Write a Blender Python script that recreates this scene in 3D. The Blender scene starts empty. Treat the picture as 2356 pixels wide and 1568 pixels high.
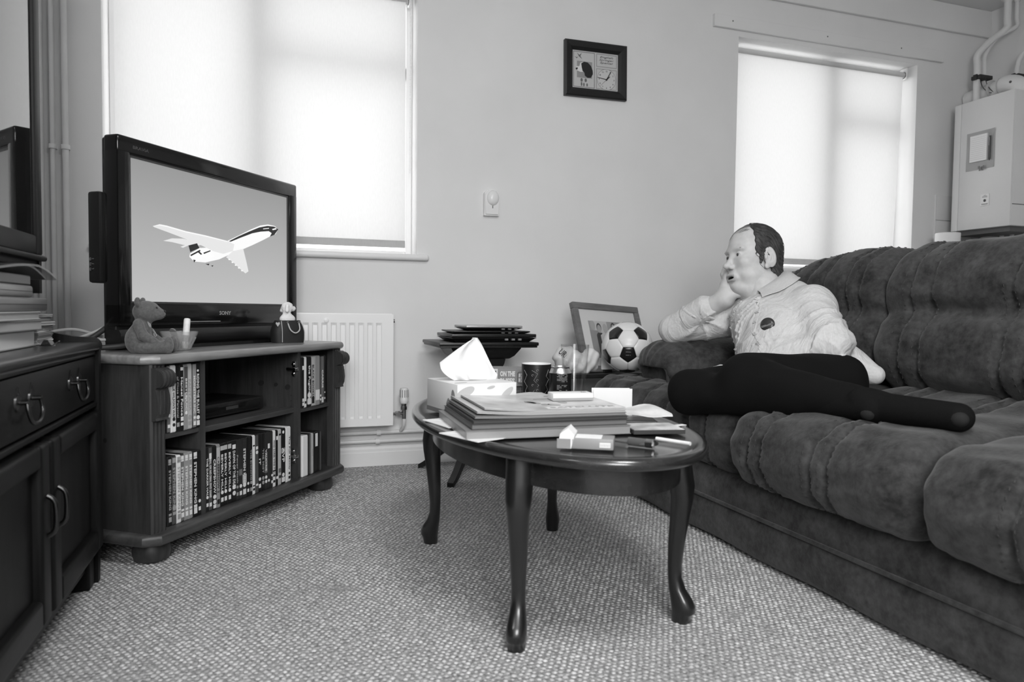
import bpy, bmesh, math, random
import numpy as np
from mathutils import Vector, Matrix
random.seed(7)
PI = math.pi
scn = bpy.context.scene
COL = scn.collection

# ------------------------------------------------------------------ camera
def cam_axes(yaw, pitch, roll):
    f = Vector((math.sin(yaw)*math.cos(pitch), math.cos(yaw)*math.cos(pitch), math.sin(pitch)))
    r = Vector((math.cos(yaw), -math.sin(yaw), 0)); u = r.cross(f)
    r2 = r*math.cos(roll)+u*math.sin(roll); u2 = u*math.cos(roll)-r*math.sin(roll)
    return r2, u2, f
cr, cu, cf = cam_axes(math.radians(18.55), math.radians(-2.44), math.radians(.655))
cd = bpy.data.cameras.new('camera'); cam = bpy.data.objects.new('camera', cd); COL.objects.link(cam)
m = Matrix.Identity(4)
for i in range(3):
    m[i][0] = cr[i]; m[i][1] = cu[i]; m[i][2] = -cf[i]
m[2][3] = .72
cam.matrix_world = m
cd.sensor_fit = 'HORIZONTAL'; cd.sensor_width = 36; cd.lens = 1640/2356*36
cd.clip_start = .05
cd.dof.use_dof = True; cd.dof.focus_distance = 2.6; cd.dof.aperture_fstop = 4.0
scn.camera = cam

# ------------------------------------------------------------------ daylight and exposure
w = bpy.data.worlds.new('sky'); scn.world = w; w.use_nodes = True
w.node_tree.nodes['Background'].inputs[0].default_value = (1, 1, 1, 1)
w.node_tree.nodes['Background'].inputs[1].default_value = 3.0
def area(name, loc, size, power, target):
    l = bpy.data.lights.new(name, 'AREA'); l.shape = 'RECTANGLE'; l.size, l.size_y = size; l.energy = power
    o = bpy.data.objects.new(name, l); COL.objects.link(o); o.location = loc
    o.rotation_euler = (Vector(target)-Vector(loc)).to_track_quat('-Z', 'Y').to_euler()
    return o
# daylight falling in through the tall window in the wall behind the camera
dl = area('daylight_rear_window', (-.3, -1.64, 1.72), (1.14, 1.2), 47, (.2, 3.0, .7))
dl.data.spread = math.radians(150)
# added overhead lamp standing in for light bounced off the ceiling
cl = area('added_bounce_light', (.62, .12, 2.475), (.7, .7), 36, (.62, .121, 0)); cl.data.shape = 'DISK'
scn.view_settings.view_transform = 'Standard'; scn.view_settings.look = 'None'
scn.view_settings.exposure = 0; scn.view_settings.gamma = 1
scn.view_settings.use_curve_mapping = False

# ------------------------------------------------------------------ materials
MATS = {}
def mk(name, col, rough=.6, metal=0., spec=.5, nz=None, bump=None, coat=0., trans=0., ior=1.45, sheen=0., alpha=1., emit=None, stretch=(1, 1, 1)):
    if name in MATS: return MATS[name]
    M = bpy.data.materials.new(name); M.use_nodes = True; MATS[name] = M
    nt = M.node_tree; b = nt.nodes['Principled BSDF']
    c = (col, col, col) if not isinstance(col, tuple) else col
    b.inputs['Base Color'].default_value = (*c, 1)
    b.inputs['Roughness'].default_value = rough; b.inputs['Metallic'].default_value = metal
    b.inputs['Specular IOR Level'].default_value = spec; b.inputs['IOR'].default_value = ior
    b.inputs['Coat Weight'].default_value = coat; b.inputs['Transmission Weight'].default_value = trans
    b.inputs['Sheen Weight'].default_value = sheen; b.inputs['Alpha'].default_value = alpha
    if emit is not None:
        b.inputs['Emission Color'].default_value = (emit, emit, emit, 1); b.inputs['Emission Strength'].default_value = 1
    if nz or bump:
        tc = nt.nodes.new('ShaderNodeTexCoord'); mp = nt.nodes.new('ShaderNodeMapping')
        mp.inputs['Scale'].default_value = stretch
        nt.links.new(tc.outputs['Object'], mp.inputs['Vector'])
    if nz:
        n = nt.nodes.new('ShaderNodeTexNoise'); n.inputs['Scale'].default_value = nz[0]; n.inputs['Detail'].default_value = 4
        nt.links.new(mp.outputs[0], n.inputs['Vector'])
        r = nt.nodes.new('ShaderNodeValToRGB'); a = nz[1]
        r.color_ramp.elements[0].position = .3; r.color_ramp.elements[1].position = .7
        r.color_ramp.elements[0].color = (*[max(0, x*(1-a)) for x in c], 1); r.color_ramp.elements[1].color = (*[min(1, x*(1+a)) for x in c], 1)
        nt.links.new(n.outputs['Fac'], r.inputs['Fac']); nt.links.new(r.outputs['Color'], b.inputs['Base Color'])
    if bump:
        n2 = nt.nodes.new('ShaderNodeTexNoise'); n2.inputs['Scale'].default_value = bump[0]; n2.inputs['Detail'].default_value = 3
        nt.links.new(mp.outputs[0], n2.inputs['Vector'])
        bp = nt.nodes.new('ShaderNodeBump'); bp.inputs['Strength'].default_value = bump[1]; bp.inputs['Distance'].default_value = bump[2] if len(bump) > 2 else .005
        nt.links.new(n2.outputs['Fac'], bp.inputs['Height']); nt.links.new(bp.outputs[0], b.inputs['Normal'])
    return M
def wood(name, dark, light, rough=.45, axis='Z', scale=9, coat=0.):
    if name in MATS: return MATS[name]
    M = bpy.data.materials.new(name); M.use_nodes = True; MATS[name] = M
    nt = M.node_tree; b = nt.nodes['Principled BSDF']
    tc = nt.nodes.new('ShaderNodeTexCoord'); mp = nt.nodes.new('ShaderNodeMapping')
    s = {'X': (.12, 1, 1), 'Y': (1, .12, 1), 'Z': (1, 1, .12)}[axis]
    mp.inputs['Scale'].default_value = s; nt.links.new(tc.outputs['Object'], mp.inputs['Vector'])
    n = nt.nodes.new('ShaderNodeTexNoise'); n.inputs['Scale'].default_value = scale; n.inputs['Detail'].default_value = 6; n.inputs['Distortion'].default_value = 1.2
    n2 = nt.nodes.new('ShaderNodeTexNoise'); n2.inputs['Scale'].default_value = scale*9; n2.inputs['Detail'].default_value = 4
    mx = nt.nodes.new('ShaderNodeMath'); mx.operation = 'MULTIPLY_ADD'; mx.inputs[1].default_value = .45
    nt.links.new(mp.outputs[0], n.inputs['Vector']); nt.links.new(mp.outputs[0], n2.inputs['Vector'])
    nt.links.new(n2.outputs['Fac'], mx.inputs[0]); nt.links.new(n.outputs['Fac'], mx.inputs[2])
    r = nt.nodes.new('ShaderNodeValToRGB'); r.color_ramp.elements[0].position = .5; r.color_ramp.elements[1].position = .95
    r.color_ramp.elements[0].color = (dark, dark, dark, 1); r.color_ramp.elements[1].color = (light, light, light, 1)
    nt.links.new(mx.outputs[0], r.inputs['Fac']); nt.links.new(r.outputs['Color'], b.inputs['Base Color'])
    b.inputs['Roughness'].default_value = rough; b.inputs['Coat Weight'].default_value = coat; b.inputs['Coat Roughness'].default_value = .15
    bp = nt.nodes.new('ShaderNodeBump'); bp.inputs['Strength'].default_value = .15; bp.inputs['Distance'].default_value = .002
    nt.links.new(mx.outputs[0], bp.inputs['Height']); nt.links.new(bp.outputs[0], b.inputs['Normal'])
    return M
def emis(name, v):
    if name in MATS: return MATS[name]
    M = bpy.data.materials.new(name); M.use_nodes = True; MATS[name] = M
    nt = M.node_tree; b = nt.nodes['Principled BSDF']
    b.inputs['Base Color'].default_value = (.01, .01, .01, 1); b.inputs['Roughness'].default_value = .5
    b.inputs['Emission Color'].default_value = (v, v, v, 1); b.inputs['Emission Strength'].default_value = 1
    return M
def thin_glass(name, tint=.95, refl=1.0, rough=0.):
    M = bpy.data.materials.new(name); M.use_nodes = True; MATS[name] = M
    nt = M.node_tree; nt.nodes.remove(nt.nodes['Principled BSDF']); out = nt.nodes['Material Output']
    t = nt.nodes.new('ShaderNodeBsdfTransparent'); t.inputs[0].default_value = (tint, tint, tint, 1)
    g = nt.nodes.new('ShaderNodeBsdfGlossy'); g.inputs['Roughness'].default_value = rough
    f = nt.nodes.new('ShaderNodeLayerWeight'); f.inputs[0].default_value = .5
    mx = nt.nodes.new('ShaderNodeMixShader')
    pw = nt.nodes.new('ShaderNodeMath'); pw.operation = 'POWER'; pw.inputs[1].default_value = 4
    ml = nt.nodes.new('ShaderNodeMath'); ml.operation = 'MULTIPLY_ADD'; ml.inputs[1].default_value = .8*refl; ml.inputs[2].default_value = .05*refl
    nt.links.new(f.outputs['Facing'], pw.inputs[0]); nt.links.new(pw.outputs[0], ml.inputs[0]); nt.links.new(ml.outputs[0], mx.inputs[0])
    nt.links.new(t.outputs[0], mx.inputs[1]); nt.links.new(g.outputs[0], mx.inputs[2]); nt.links.new(mx.outputs[0], out.inputs[0])
    return M

# ------------------------------------------------------------------ mesh helpers
def T(x=0, y=0, z=0): return Matrix.Translation((x, y, z))
def RX(a): return Matrix.Rotation(a, 4, 'X')
def RY(a): return Matrix.Rotation(a, 4, 'Y')
def RZ(a): return Matrix.Rotation(a, 4, 'Z')
def new(): return bmesh.new()
def obj(name, bm, mat, parent=None, smooth=None, M=None):
    me = bpy.data.meshes.new(name)
    if isinstance(bm, bmesh.types.BMesh):
        bmesh.ops.recalc_face_normals(bm, faces=bm.faces[:])
        bm.to_mesh(me); bm.free()
    else:
        me = bm; me.name = name
    if mat:
        if not me.materials: me.materials.append(mat if not isinstance(mat, str) else MATS[mat])
    if smooth is not None:
        me.polygons.foreach_set('use_smooth', [True]*len(me.polygons))
        if smooth < 170: me.set_sharp_from_angle(angle=math.radians(smooth))
    o = bpy.data.objects.new(name, me); COL.objects.link(o)
    if parent: o.parent = parent
    if M is not None: o.matrix_local = M
    return o
def tag(o, label=None, cat=None, group=None, kind=None):
    if label: o['label'] = label
    if cat: o['category'] = cat
    if group: o['group'] = group
    if kind: o['kind'] = kind
    return o
def thing(name, label, cat, loc=(0, 0, 0), rz=0, group=None, M=None):
    o = bpy.data.objects.new(name, None); o.empty_display_size = .05; COL.objects.link(o)
    if M is not None: o.matrix_world = M
    else:
        o.location = loc; o.rotation_euler = (0, 0, rz)
    return tag(o, label, cat, group)
def box(bm, c, s, bev=0, seg=2, M=None):
    mt = T(*c) @ Matrix.Diagonal((*s, 1))
    if M is not None: mt = M @ mt
    r = bmesh.ops.create_cube(bm, size=1, matrix=mt)
    if bev:
        es = list({e for v in r['verts'] for e in v.link_edges})
        bmesh.ops.bevel(bm, geom=es, offset=bev, segments=seg, affect='EDGES', profile=.5, clamp_overlap=True)
def bx(bm, x0, x1, y0, y1, z0, z1, bev=0, seg=2, M=None):
    box(bm, ((x0+x1)/2, (y0+y1)/2, (z0+z1)/2), (abs(x1-x0), abs(y1-y0), abs(z1-z0)), bev, seg, M)
def ring_faces(bm, rings, close=True, cap0=True, cap1=True):
    n = len(rings[0])
    for a, b in zip(rings[:-1], rings[1:]):
        for i in range(n if close else n-1):
            j = (i+1) % n
            try: bm.faces.new((a[i], a[j], b[j], b[i]))
            except ValueError: pass
    if cap0: bm.faces.new(rings[0][::-1])
    if cap1: bm.faces.new(rings[-1])
def lathe(bm, prof, seg=32, M=None, cap0=True, cap1=True, a0=0, a1=2*PI):
    M = M or Matrix.Identity(4)
    rings = []
    for r, z in prof:
        rings.append([bm.verts.new(M @ Vector((max(r, 1e-5)*math.cos(a0+(a1-a0)*i/seg), max(r, 1e-5)*math.sin(a0+(a1-a0)*i/seg), z))) for i in range(seg)])
    ring_faces(bm, rings, True, cap0, cap1)
def frame_z(d):
    d = Vector(d).normalized()
    return d.to_track_quat('Z', 'Y').to_matrix().to_4x4()
def cyl(bm, p0, p1, r0, r1=None, seg=20):
    p0 = Vector(p0); p1 = Vector(p1); L = (p1-p0).length
    lathe(bm, [(r0, 0), (r0 if r1 is None else r1, L)], seg, T(*p0) @ frame_z(p1-p0))
def smooth_pts(pts, n=8):
    P = [Vector(p) for p in pts]; out = []
    for i in range(len(P)-1):
        p0 = P[max(i-1, 0)]; p1 = P[i]; p2 = P[i+1]; p3 = P[min(i+2, len(P)-1)]
        for k in range(n):
            t = k/n
            out.append(.5*((2*p1)+(p2-p0)*t+(2*p0-5*p1+4*p2-p3)*t*t+(3*p1-p0-3*p2+p3)*t**3))
    out.append(P[-1]); return out
def tube(bm, pts, r, seg=10, sm=0, cap=True):
    if sm: pts = smooth_pts(pts, sm)
    P = [Vector(p) for p in pts]; N = len(P)
    rr = r if isinstance(r, (list, tuple)) else [r]*N
    if len(rr) != N: rr = [rr[0]+(rr[-1]-rr[0])*i/(N-1) for i in range(N)]
    t0 = (P[1]-P[0]).normalized(); up = Vector((0, 0, 1)) if abs(t0.z) < .9 else Vector((1, 0, 0))
    nrm = t0.cross(up).normalized(); rings = []
    for i in range(N):
        t = (P[min(i+1, N-1)]-P[max(i-1, 0)]).normalized()
        nrm = (nrm-t*nrm.dot(t)).normalized(); bn = t.cross(nrm)
        rings.append([bm.verts.new(P[i]+(nrm*math.cos(2*PI*k/seg)+bn*math.sin(2*PI*k/seg))*rr[i]) for k in range(seg)])
    ring_faces(bm, rings, True, cap, cap)
def prism(bm, outline, z0, z1, M=None):
    """outline in local XY extruded z0..z1"""
    M = M or Matrix.Identity(4)
    a = [bm.verts.new(M @ Vector((x, y, z0))) for x, y in outline]
    b = [bm.verts.new(M @ Vector((x, y, z1))) for x, y in outline]
    ring_faces(bm, [a, b])
def axes(o, x, y, z):
    """matrix with the given origin and axis vectors"""
    m = Matrix.Identity(4)
    for i in range(3): m[i][0] = x[i]; m[i][1] = y[i]; m[i][2] = z[i]; m[i][3] = o[i]
    return m
def quad_strip(bm, rows, close_u=False, close_v=False):
    """rows: list of lists of points -> grid of quads"""
    V = [[bm.verts.new(p) for p in r] for r in rows]
    nv = len(V); nu = len(V[0])
    for i in range(nv if close_v else nv-1):
        for j in range(nu if close_u else nu-1):
            a = V[i][j]; b = V[i][(j+1) % nu]; c = V[(i+1) % nv][(j+1) % nu]; d = V[(i+1) % nv][j]
            try: bm.faces.new((a, b, c, d))
            except ValueError: pass
    return V
_tcache = {}
def text_mesh(s, bold=0., shear=0.):
    k = (s, bold, shear)
    if k in _tcache: return _tcache[k]
    c = bpy.data.curves.new('txt', 'FONT'); c.body = s; c.size = 1; c.resolution_u = 2; c.offset = bold; c.shear = shear
    c.extrude = .02; c.align_x = 'CENTER'; c.align_y = 'CENTER'
    o = bpy.data.objects.new('txt', c); COL.objects.link(o)
    dg = bpy.context.evaluated_depsgraph_get(); me = bpy.data.meshes.new_from_object(o.evaluated_get(dg))
    bpy.data.objects.remove(o); bpy.data.curves.remove(c)
    v = np.zeros(len(me.vertices)*3, np.float32); me.vertices.foreach_get('co', v); v = v.reshape(-1, 3)
    lo, hi = v.min(0), v.max(0)
    f = [tuple(p.vertices) for p in me.polygons]; bpy.data.meshes.remove(me)
    _tcache[k] = (v, lo, hi, f); return _tcache[k]
def text(name, s, M, wid, hgt, mat, parent, bold=.0, shear=0., thick=.0006, keep=False):
    v, lo, hi, f = text_mesh(s, bold, shear)
    sx = wid/(hi[0]-lo[0]); sy = hgt/(hi[1]-lo[1])
    if keep: sx = sy = min(sx, sy)
    q = (v-(lo+hi)/2)*np.array([sx, sy, thick/.04]); q[:, 2] += thick/2
    me = bpy.data.meshes.new(name); me.from_pydata([M @ Vector(p) for p in q.tolist()], [], f)
    return obj(name, me, mat, parent)
def poly_print(name, polys, mat, parent, Mf, z=.0004):
    """flat printed shapes: polygons in local XY"""
    bm = new()
    for p in polys:
        prism(bm, p, 0, z, Mf)
    return obj(name, bm, mat, parent)
def ell(cx, cy, rx, ry, n=20, a=0):
    return [(cx+rx*math.cos(t)*math.cos(a)-ry*math.sin(t)*math.sin(a), cy+rx*math.cos(t)*math.sin(a)+ry*math.sin(t)*math.cos(a)) for t in [2*PI*i/n for i in range(n)]]
def stroke(pts, w):
    """polyline -> list of quads (2D)"""
    out = []
    for (x0, y0), (x1, y1) in zip(pts[:-1], pts[1:]):
        dx, dy = x1-x0, y1-y0; L = math.hypot(dx, dy) or 1; nx, ny = -dy/L*w/2, dx/L*w/2
        out.append([(x0-nx, y0-ny), (x1-nx, y1-ny), (x1+nx, y1+ny), (x0+nx, y0+ny)])
    return out
def mesh_np(name, V, Fq, mat, parent=None, smooth=True):
    me = bpy.data.meshes.new(name)
    V = np.asarray(V, np.float32); Fq = np.asarray(Fq, np.int32); k = Fq.shape[1]
    me.vertices.add(len(V)); me.vertices.foreach_set('co', V.ravel())
    me.loops.add(Fq.size); me.loops.foreach_set('vertex_index', Fq.ravel())
    me.polygons.add(len(Fq)); me.polygons.foreach_set('loop_start', np.arange(0, Fq.size, k, dtype=np.int32))
    me.update(calc_edges=True); me.validate()
    if smooth: me.polygons.foreach_set('use_smooth', [True]*len(me.polygons))
    for x in (mat if isinstance(mat, (list, tuple)) else [mat]): me.materials.append(x)
    o = bpy.data.objects.new(name, me); COL.objects.link(o)
    if parent: o.parent = parent
    return o

# ------------------------------------------------------------------ implicit surfaces (surface nets)
def seg_d(P, a, b):
    a = np.asarray(a, np.float32); b = np.asarray(b, np.float32); ab = b-a
    t = np.clip(((P-a)@ab)/max(float(ab@ab), 1e-12), 0, 1)
    return np.linalg.norm(P-a-t[..., None]*ab, axis=-1), t
def cap(P, a, b, ra, rb=None):
    d, t = seg_d(P, a, b); return d-(ra+((ra if rb is None else rb)-ra)*t)
def elli(P, c, r, R=None):
    q = P-np.asarray(c, np.float32)
    if R is not None: q = q@R
    r = np.asarray(r, np.float32); k0 = np.linalg.norm(q/r, axis=-1); k1 = np.linalg.norm(q/(r*r), axis=-1)
    return k0*(k0-1)/np.maximum(k1, 1e-9)
def rbox(P, c, hs, rad, R=None):
    q = P-np.asarray(c, np.float32)
    if R is not None: q = q@R
    q = np.abs(q)-(np.asarray(hs, np.float32)-rad)
    return np.linalg.norm(np.maximum(q, 0), axis=-1)+np.minimum(q.max(-1), 0)-rad
def smin(a, b, k):
    h = np.clip(.5+.5*(b-a)/k, 0, 1); return b+(a-b)*h-k*h*(1-h)
def smax(a, b, k): return -smin(-a, -b, k)
def rotm(*rs):
    m = Matrix.Identity(3)
    for ax, an in rs: m = m @ Matrix.Rotation(an, 3, ax)
    return np.array(m, np.float32)
def nets(fn, lo, hi, h):
    lo = np.asarray(lo, np.float32); hi = np.asarray(hi, np.float32)
    n = np.ceil((hi-lo)/h).astype(int)+1
    ax = [lo[i]+h*np.arange(n[i], dtype=np.float32) for i in range(3)]
    val = np.empty(n, np.float32)
    ch = max(1, int(400000/(n[1]*n[2])))
    for i0 in range(0, n[0], ch):
        g = np.stack(np.meshgrid(ax[0][i0:i0+ch], ax[1], ax[2], indexing='ij'), -1)
        val[i0:i0+ch] = fn(g.reshape(-1, 3)).reshape(g.shape[:3])
    s = val < 0
    c = n-1
    acc = np.zeros((*c, 3), np.float32); cnt = np.zeros(c, np.float32)
    def sl(a, dx, dy, dz): return a[dx:dx+c[0], dy:dy+c[1], dz:dz+c[2]]
    corners = [(x, y, z) for x in (0, 1) for y in (0, 1) for z in (0, 1)]
    for a in corners:
        for k in range(3):
            if a[k]: continue
            b = list(a); b[k] = 1
            va = sl(val, *a); vb = sl(val, *b); cross = sl(s, *a) != sl(s, *b)
            t = np.where(cross, va/np.where(va-vb == 0, 1, va-vb), 0)
            for j in range(3):
                acc[..., j] += np.where(cross, a[j]+(t if j == k else 0), 0)
            cnt += cross
    act = cnt > 0
    idx = -np.ones(c, np.int64); idx[act] = np.arange(act.sum())
    ijk = np.argwhere(act)
    V = lo+h*(ijk+acc[act]/cnt[act][:, None])
    Q = []
    for k in range(3):
        i, j = [(1, 2), (2, 0), (0, 1)][k]
        sh = [slice(1, c[0]), slice(1, c[1]), slice(1, c[2])]; sh[k] = slice(0, c[k])
        sh2 = list(sh); sh2[k] = slice(1, c[k]+1)
        s0 = s[tuple(sh)]; s1 = s[tuple(sh2)]
        e = np.argwhere(s0 != s1)
        if not len(e): continue
        fl = s0[tuple(e.T)]
        base = e+np.array([0 if q == k else 1 for q in range(3)])
        def cell(di, dj):
            p = base.copy(); p[:, i] -= di; p[:, j] -= dj; return idx[tuple(p.T)]
        q = np.stack([cell(1, 1), cell(0, 1), cell(0, 0), cell(1, 0)], 1)
        q[~fl] = q[~fl][:, ::-1]
        Q.append(q)
    return V, np.concatenate(Q)
# ================================================================== the setting
WY = 3.295; LX = -.9; RX_ = 4.16; CZ = 2.573; BY = -1.7
mk('wall_paint', .78, .85, nz=(2.5, .035), bump=(90, .12, .002))
mk('ceiling_paint', .74, .9, bump=(60, .1, .002))
mk('white_gloss', .82, .35, nz=(5, .03))
mk('white_plastic', .8, .4)
def struct(name, bm, mat, parent=None, smooth=None):
    o = obj(name, bm, mat, parent, smooth)
    if not parent: o['kind'] = 'structure'
    return o
def wall_y(name, y0, y1, x0, x1, holes, mat):
    """wall slab between y0 and y1 with rectangular holes (xa,xb,za,zb) sorted by x"""
    bm = new(); xs = x0
    for xa, xb, za, zb in holes:
        bx(bm, xs, xa, y0, y1, 0, CZ); bx(bm, xa, xb, y0, y1, 0, za); bx(bm, xa, xb, y0, y1, zb, CZ); xs = xb
    bx(bm, xs, x1, y0, y1, 0, CZ)
    return struct(name, bm, mat)
W1 = (-.652, .634, .962, 2.2); W2 = (2.364, 3.61, .962, 2.196)
wall_y('wall_back', WY, WY+.27, LX-.25, RX_+.25, [W1, W2], 'wall_paint')
wall_y('wall_rear', BY-.2, BY, LX-.25, RX_+.25, [(-.89, .29, 1.08, 2.36)], 'wall_paint')
bm = new(); bx(bm, LX-.25, LX, BY, WY, 0, CZ); struct('wall_left', bm, 'wall_paint')
bm = new(); bx(bm, RX_, RX_+.25, BY, WY, 0, CZ); struct('wall_right', bm, 'wall_paint')
bm = new(); bx(bm, LX-.25, RX_+.25, BY-.2, WY+.27, CZ, CZ+.2); struct('ceiling', bm, 'ceiling_paint')
# shallow boxed band under the ceiling along the back wall
bm = new(); bx(bm, LX, RX_, WY-.022, WY, 2.414, CZ, .004, 2); struct('trim_1', bm, 'wall_paint')
# curtain batten above the right window
bm = new(); bx(bm, 2.2, 3.79, WY-.022, WY, 2.225, 2.29, .003, 2); o = struct('trim_2', bm, 'wall_paint')
for x, z in ((2.31, 2.262), (2.93, 2.262), (3.46, 2.265)):
    b = new(); lathe(b, [(.004, 0), (.003, .002)], 10, T(x, WY-.0225, z) @ RX(PI/2)); obj('screw', b, mk('dark_screw', .12, .5), o)

# skirting with its moulded ledge
def skirting(name, pts, parent=None):
    """profile swept along straight segments on the wall side"""
    for k, (p, q, nrm) in enumerate(pts):
        bm = new(); prof = [(0, 0), (.02, 0), (.02, .062), (.017, .066), (.017, .078), (.012, .086), (.006, .092), (0, .094)]
        p = Vector(p); q = Vector(q); n = Vector(nrm)
        a = [bm.verts.new(p+n*x+Vector((0, 0, z))) for x, z in prof]; b = [bm.verts.new(q+n*x+Vector((0, 0, z))) for x, z in prof]
        ring_faces(bm, [a, b]); struct(name[k], bm, 'white_gloss')
skirting(['baseboard_back', 'baseboard_left', 'baseboard_right'], [((LX, WY, 0), (RX_, WY, 0), (0, -1, 0)), ((LX, BY, 0), (LX, WY, 0), (1, 0, 0)), ((RX_, BY, 0), (RX_, WY, 0), (-1, 0, 0))])

# ------------------------------------------------------------------ carpet
def carpet_mat():
    M = bpy.data.materials.new('loop_pile_carpet'); M.use_nodes = True; MATS['carpet'] = M
    nt = M.node_tree; b = nt.nodes['Principled BSDF']; L = nt.links.new
    tc = nt.nodes.new('ShaderNodeTexCoord')
    n = nt.nodes.new('ShaderNodeTexNoise'); n.inputs['Scale'].default_value = 75; n.inputs['Detail'].default_value = 2
    n2 = nt.nodes.new('ShaderNodeTexNoise'); n2.inputs['Scale'].default_value = 3; n2.inputs['Detail'].default_value = 5
    L(tc.outputs['Object'], n.inputs['Vector']); L(tc.outputs['Object'], n2.inputs['Vector'])
    r = nt.nodes.new('ShaderNodeValToRGB'); r.color_ramp.elements[0].position = .3; r.color_ramp.elements[1].position = .72
    r.color_ramp.elements[0].color = (.40, .40, .40, 1); r.color_ramp.elements[1].color = (.74, .74, .74, 1)
    L(n.outputs['Fac'], r.inputs['Fac'])
    r2 = nt.nodes.new('ShaderNodeValToRGB'); r2.color_ramp.elements[0].color = (.78, .78, .78, 1); r2.color_ramp.elements[1].color = (1, 1, 1, 1)
    r2.color_ramp.elements[0].position = .3; r2.color_ramp.elements[1].position = .6
    L(n2.outputs['Fac'], r2.inputs['Fac'])
    mx = nt.nodes.new('ShaderNodeMix'); mx.data_type = 'RGBA'; mx.blend_type = 'MULTIPLY'; mx.inputs[0].default_value = 1
    L(r.outputs[0], mx.inputs[6]); L(r2.outputs[0], mx.inputs[7])
    last = mx.outputs[2]
    # spilt-drink stains with their own outlines
    n3 = nt.nodes.new('ShaderNodeTexNoise'); n3.inputs['Scale'].default_value = 22; n3.inputs['Detail'].default_value = 3
    L(tc.outputs['Object'], n3.inputs['Vector'])
    for x, y, rad, dk in ((.16, 1.86, .07, .62), (1.04, 1.42, .05, .55), (1.07, 1.33, .035, .5), (1.05, 1.98, .03, .6), (.62, 1.2, .03, .7)):
        d = nt.nodes.new('ShaderNodeVectorMath'); d.operation = 'DISTANCE'; d.inputs[1].default_value = (x, y, 0); L(tc.outputs['Object'], d.inputs[0])
        ad = nt.nodes.new('ShaderNodeMath'); ad.operation = 'MULTIPLY_ADD'; ad.inputs[1].default_value = rad*1.6; L(n3.outputs['Fac'], ad.inputs[0]); L(d.outputs['Value'], ad.inputs[2])
        mr = nt.nodes.new('ShaderNodeMapRange'); mr.inputs[1].default_value = rad*.9; mr.inputs[2].default_value = rad*1.7; mr.inputs[3].default_value = dk; mr.inputs[4].default_value = 1
        L(ad.outputs[0], mr.inputs[0])
        m2 = nt.nodes.new('ShaderNodeMix'); m2.data_type = 'RGBA'; m2.blend_type = 'MULTIPLY'; m2.inputs[0].default_value = 1
        L(last, m2.inputs[6]); L(mr.outputs[0], m2.inputs[7]); last = m2.outputs[2]
    L(last, b.inputs['Base Color']); b.inputs['Roughness'].default_value = .95; b.inputs['Specular IOR Level'].default_value = .1
    return M
carpet_mat()
mk('carpet_backing', .3, .95, nz=(120, .5), bump=(160, .8, .004))
bm = new(); bx(bm, LX-.25, RX_+.25, BY-.2, WY+.05, -.05, -.001); floor = struct('floor', bm, 'carpet_backing')
def loops():
    rng = np.random.default_rng(3); dx, dy = .0148, .0124
    xs = np.arange(-.86, 1.62, dx); ys = np.arange(.35, WY-.02, dy)
    X, Y = np.meshgrid(xs, ys); X = X+((np.arange(len(ys)) % 2)*dx*.5)[:, None]
    X = X.ravel()+rng.normal(0, .0009, X.size); Y = Y.ravel()+rng.normal(0, .0011, Y.size)
    # drop what no view of the room can see: outside the wedge in front of the camera
    keep = (Y > .35+np.abs(X-.35)*.18); X, Y = X[keep], Y[keep]; N = len(X); k = 5
    sc = rng.uniform(.85, 1.12, N); rot = rng.normal(.35, .25, N); hh = rng.uniform(.0045, .0068, N)
    V = np.zeros((N, 2*k+1, 3), np.float32); a = np.arange(k)*2*np.pi/k
    ca, sa = np.cos(rot)[:, None], np.sin(rot)[:, None]
    for q, (rr, z) in enumerate(((1., 0.), (.78, .68))):
        ex = np.cos(a)*.0066*rr; ey = np.sin(a)*.0070*rr
        V[:, q*k:(q+1)*k, 0] = X[:, None]+(ex*ca-ey*sa)*sc[:, None]; V[:, q*k:(q+1)*k, 1] = Y[:, None]+(ex*sa+ey*ca)*sc[:, None]
        V[:, q*k:(q+1)*k, 2] = hh[:, None]*z-.0045
    V[:, 2*k] = np.stack([X, Y, hh-.0045], 1)
    F = []
    for i in range(k):
        j = (i+1) % k
        F += [[i, j, k+j], [i, k+j, k+i], [k+i, k+j, 2*k]]
    F = (np.arange(N)[:, None, None]*(2*k+1)+np.array(F)[None]).reshape(-1, 3)
    o = mesh_np('carpet_pile', V.reshape(-1, 3), F, MATS['carpet'])
    tag(o, 'pale flecked loop pile of the fitted carpet', 'carpet', kind='stuff')
    return o
loops()

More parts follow.
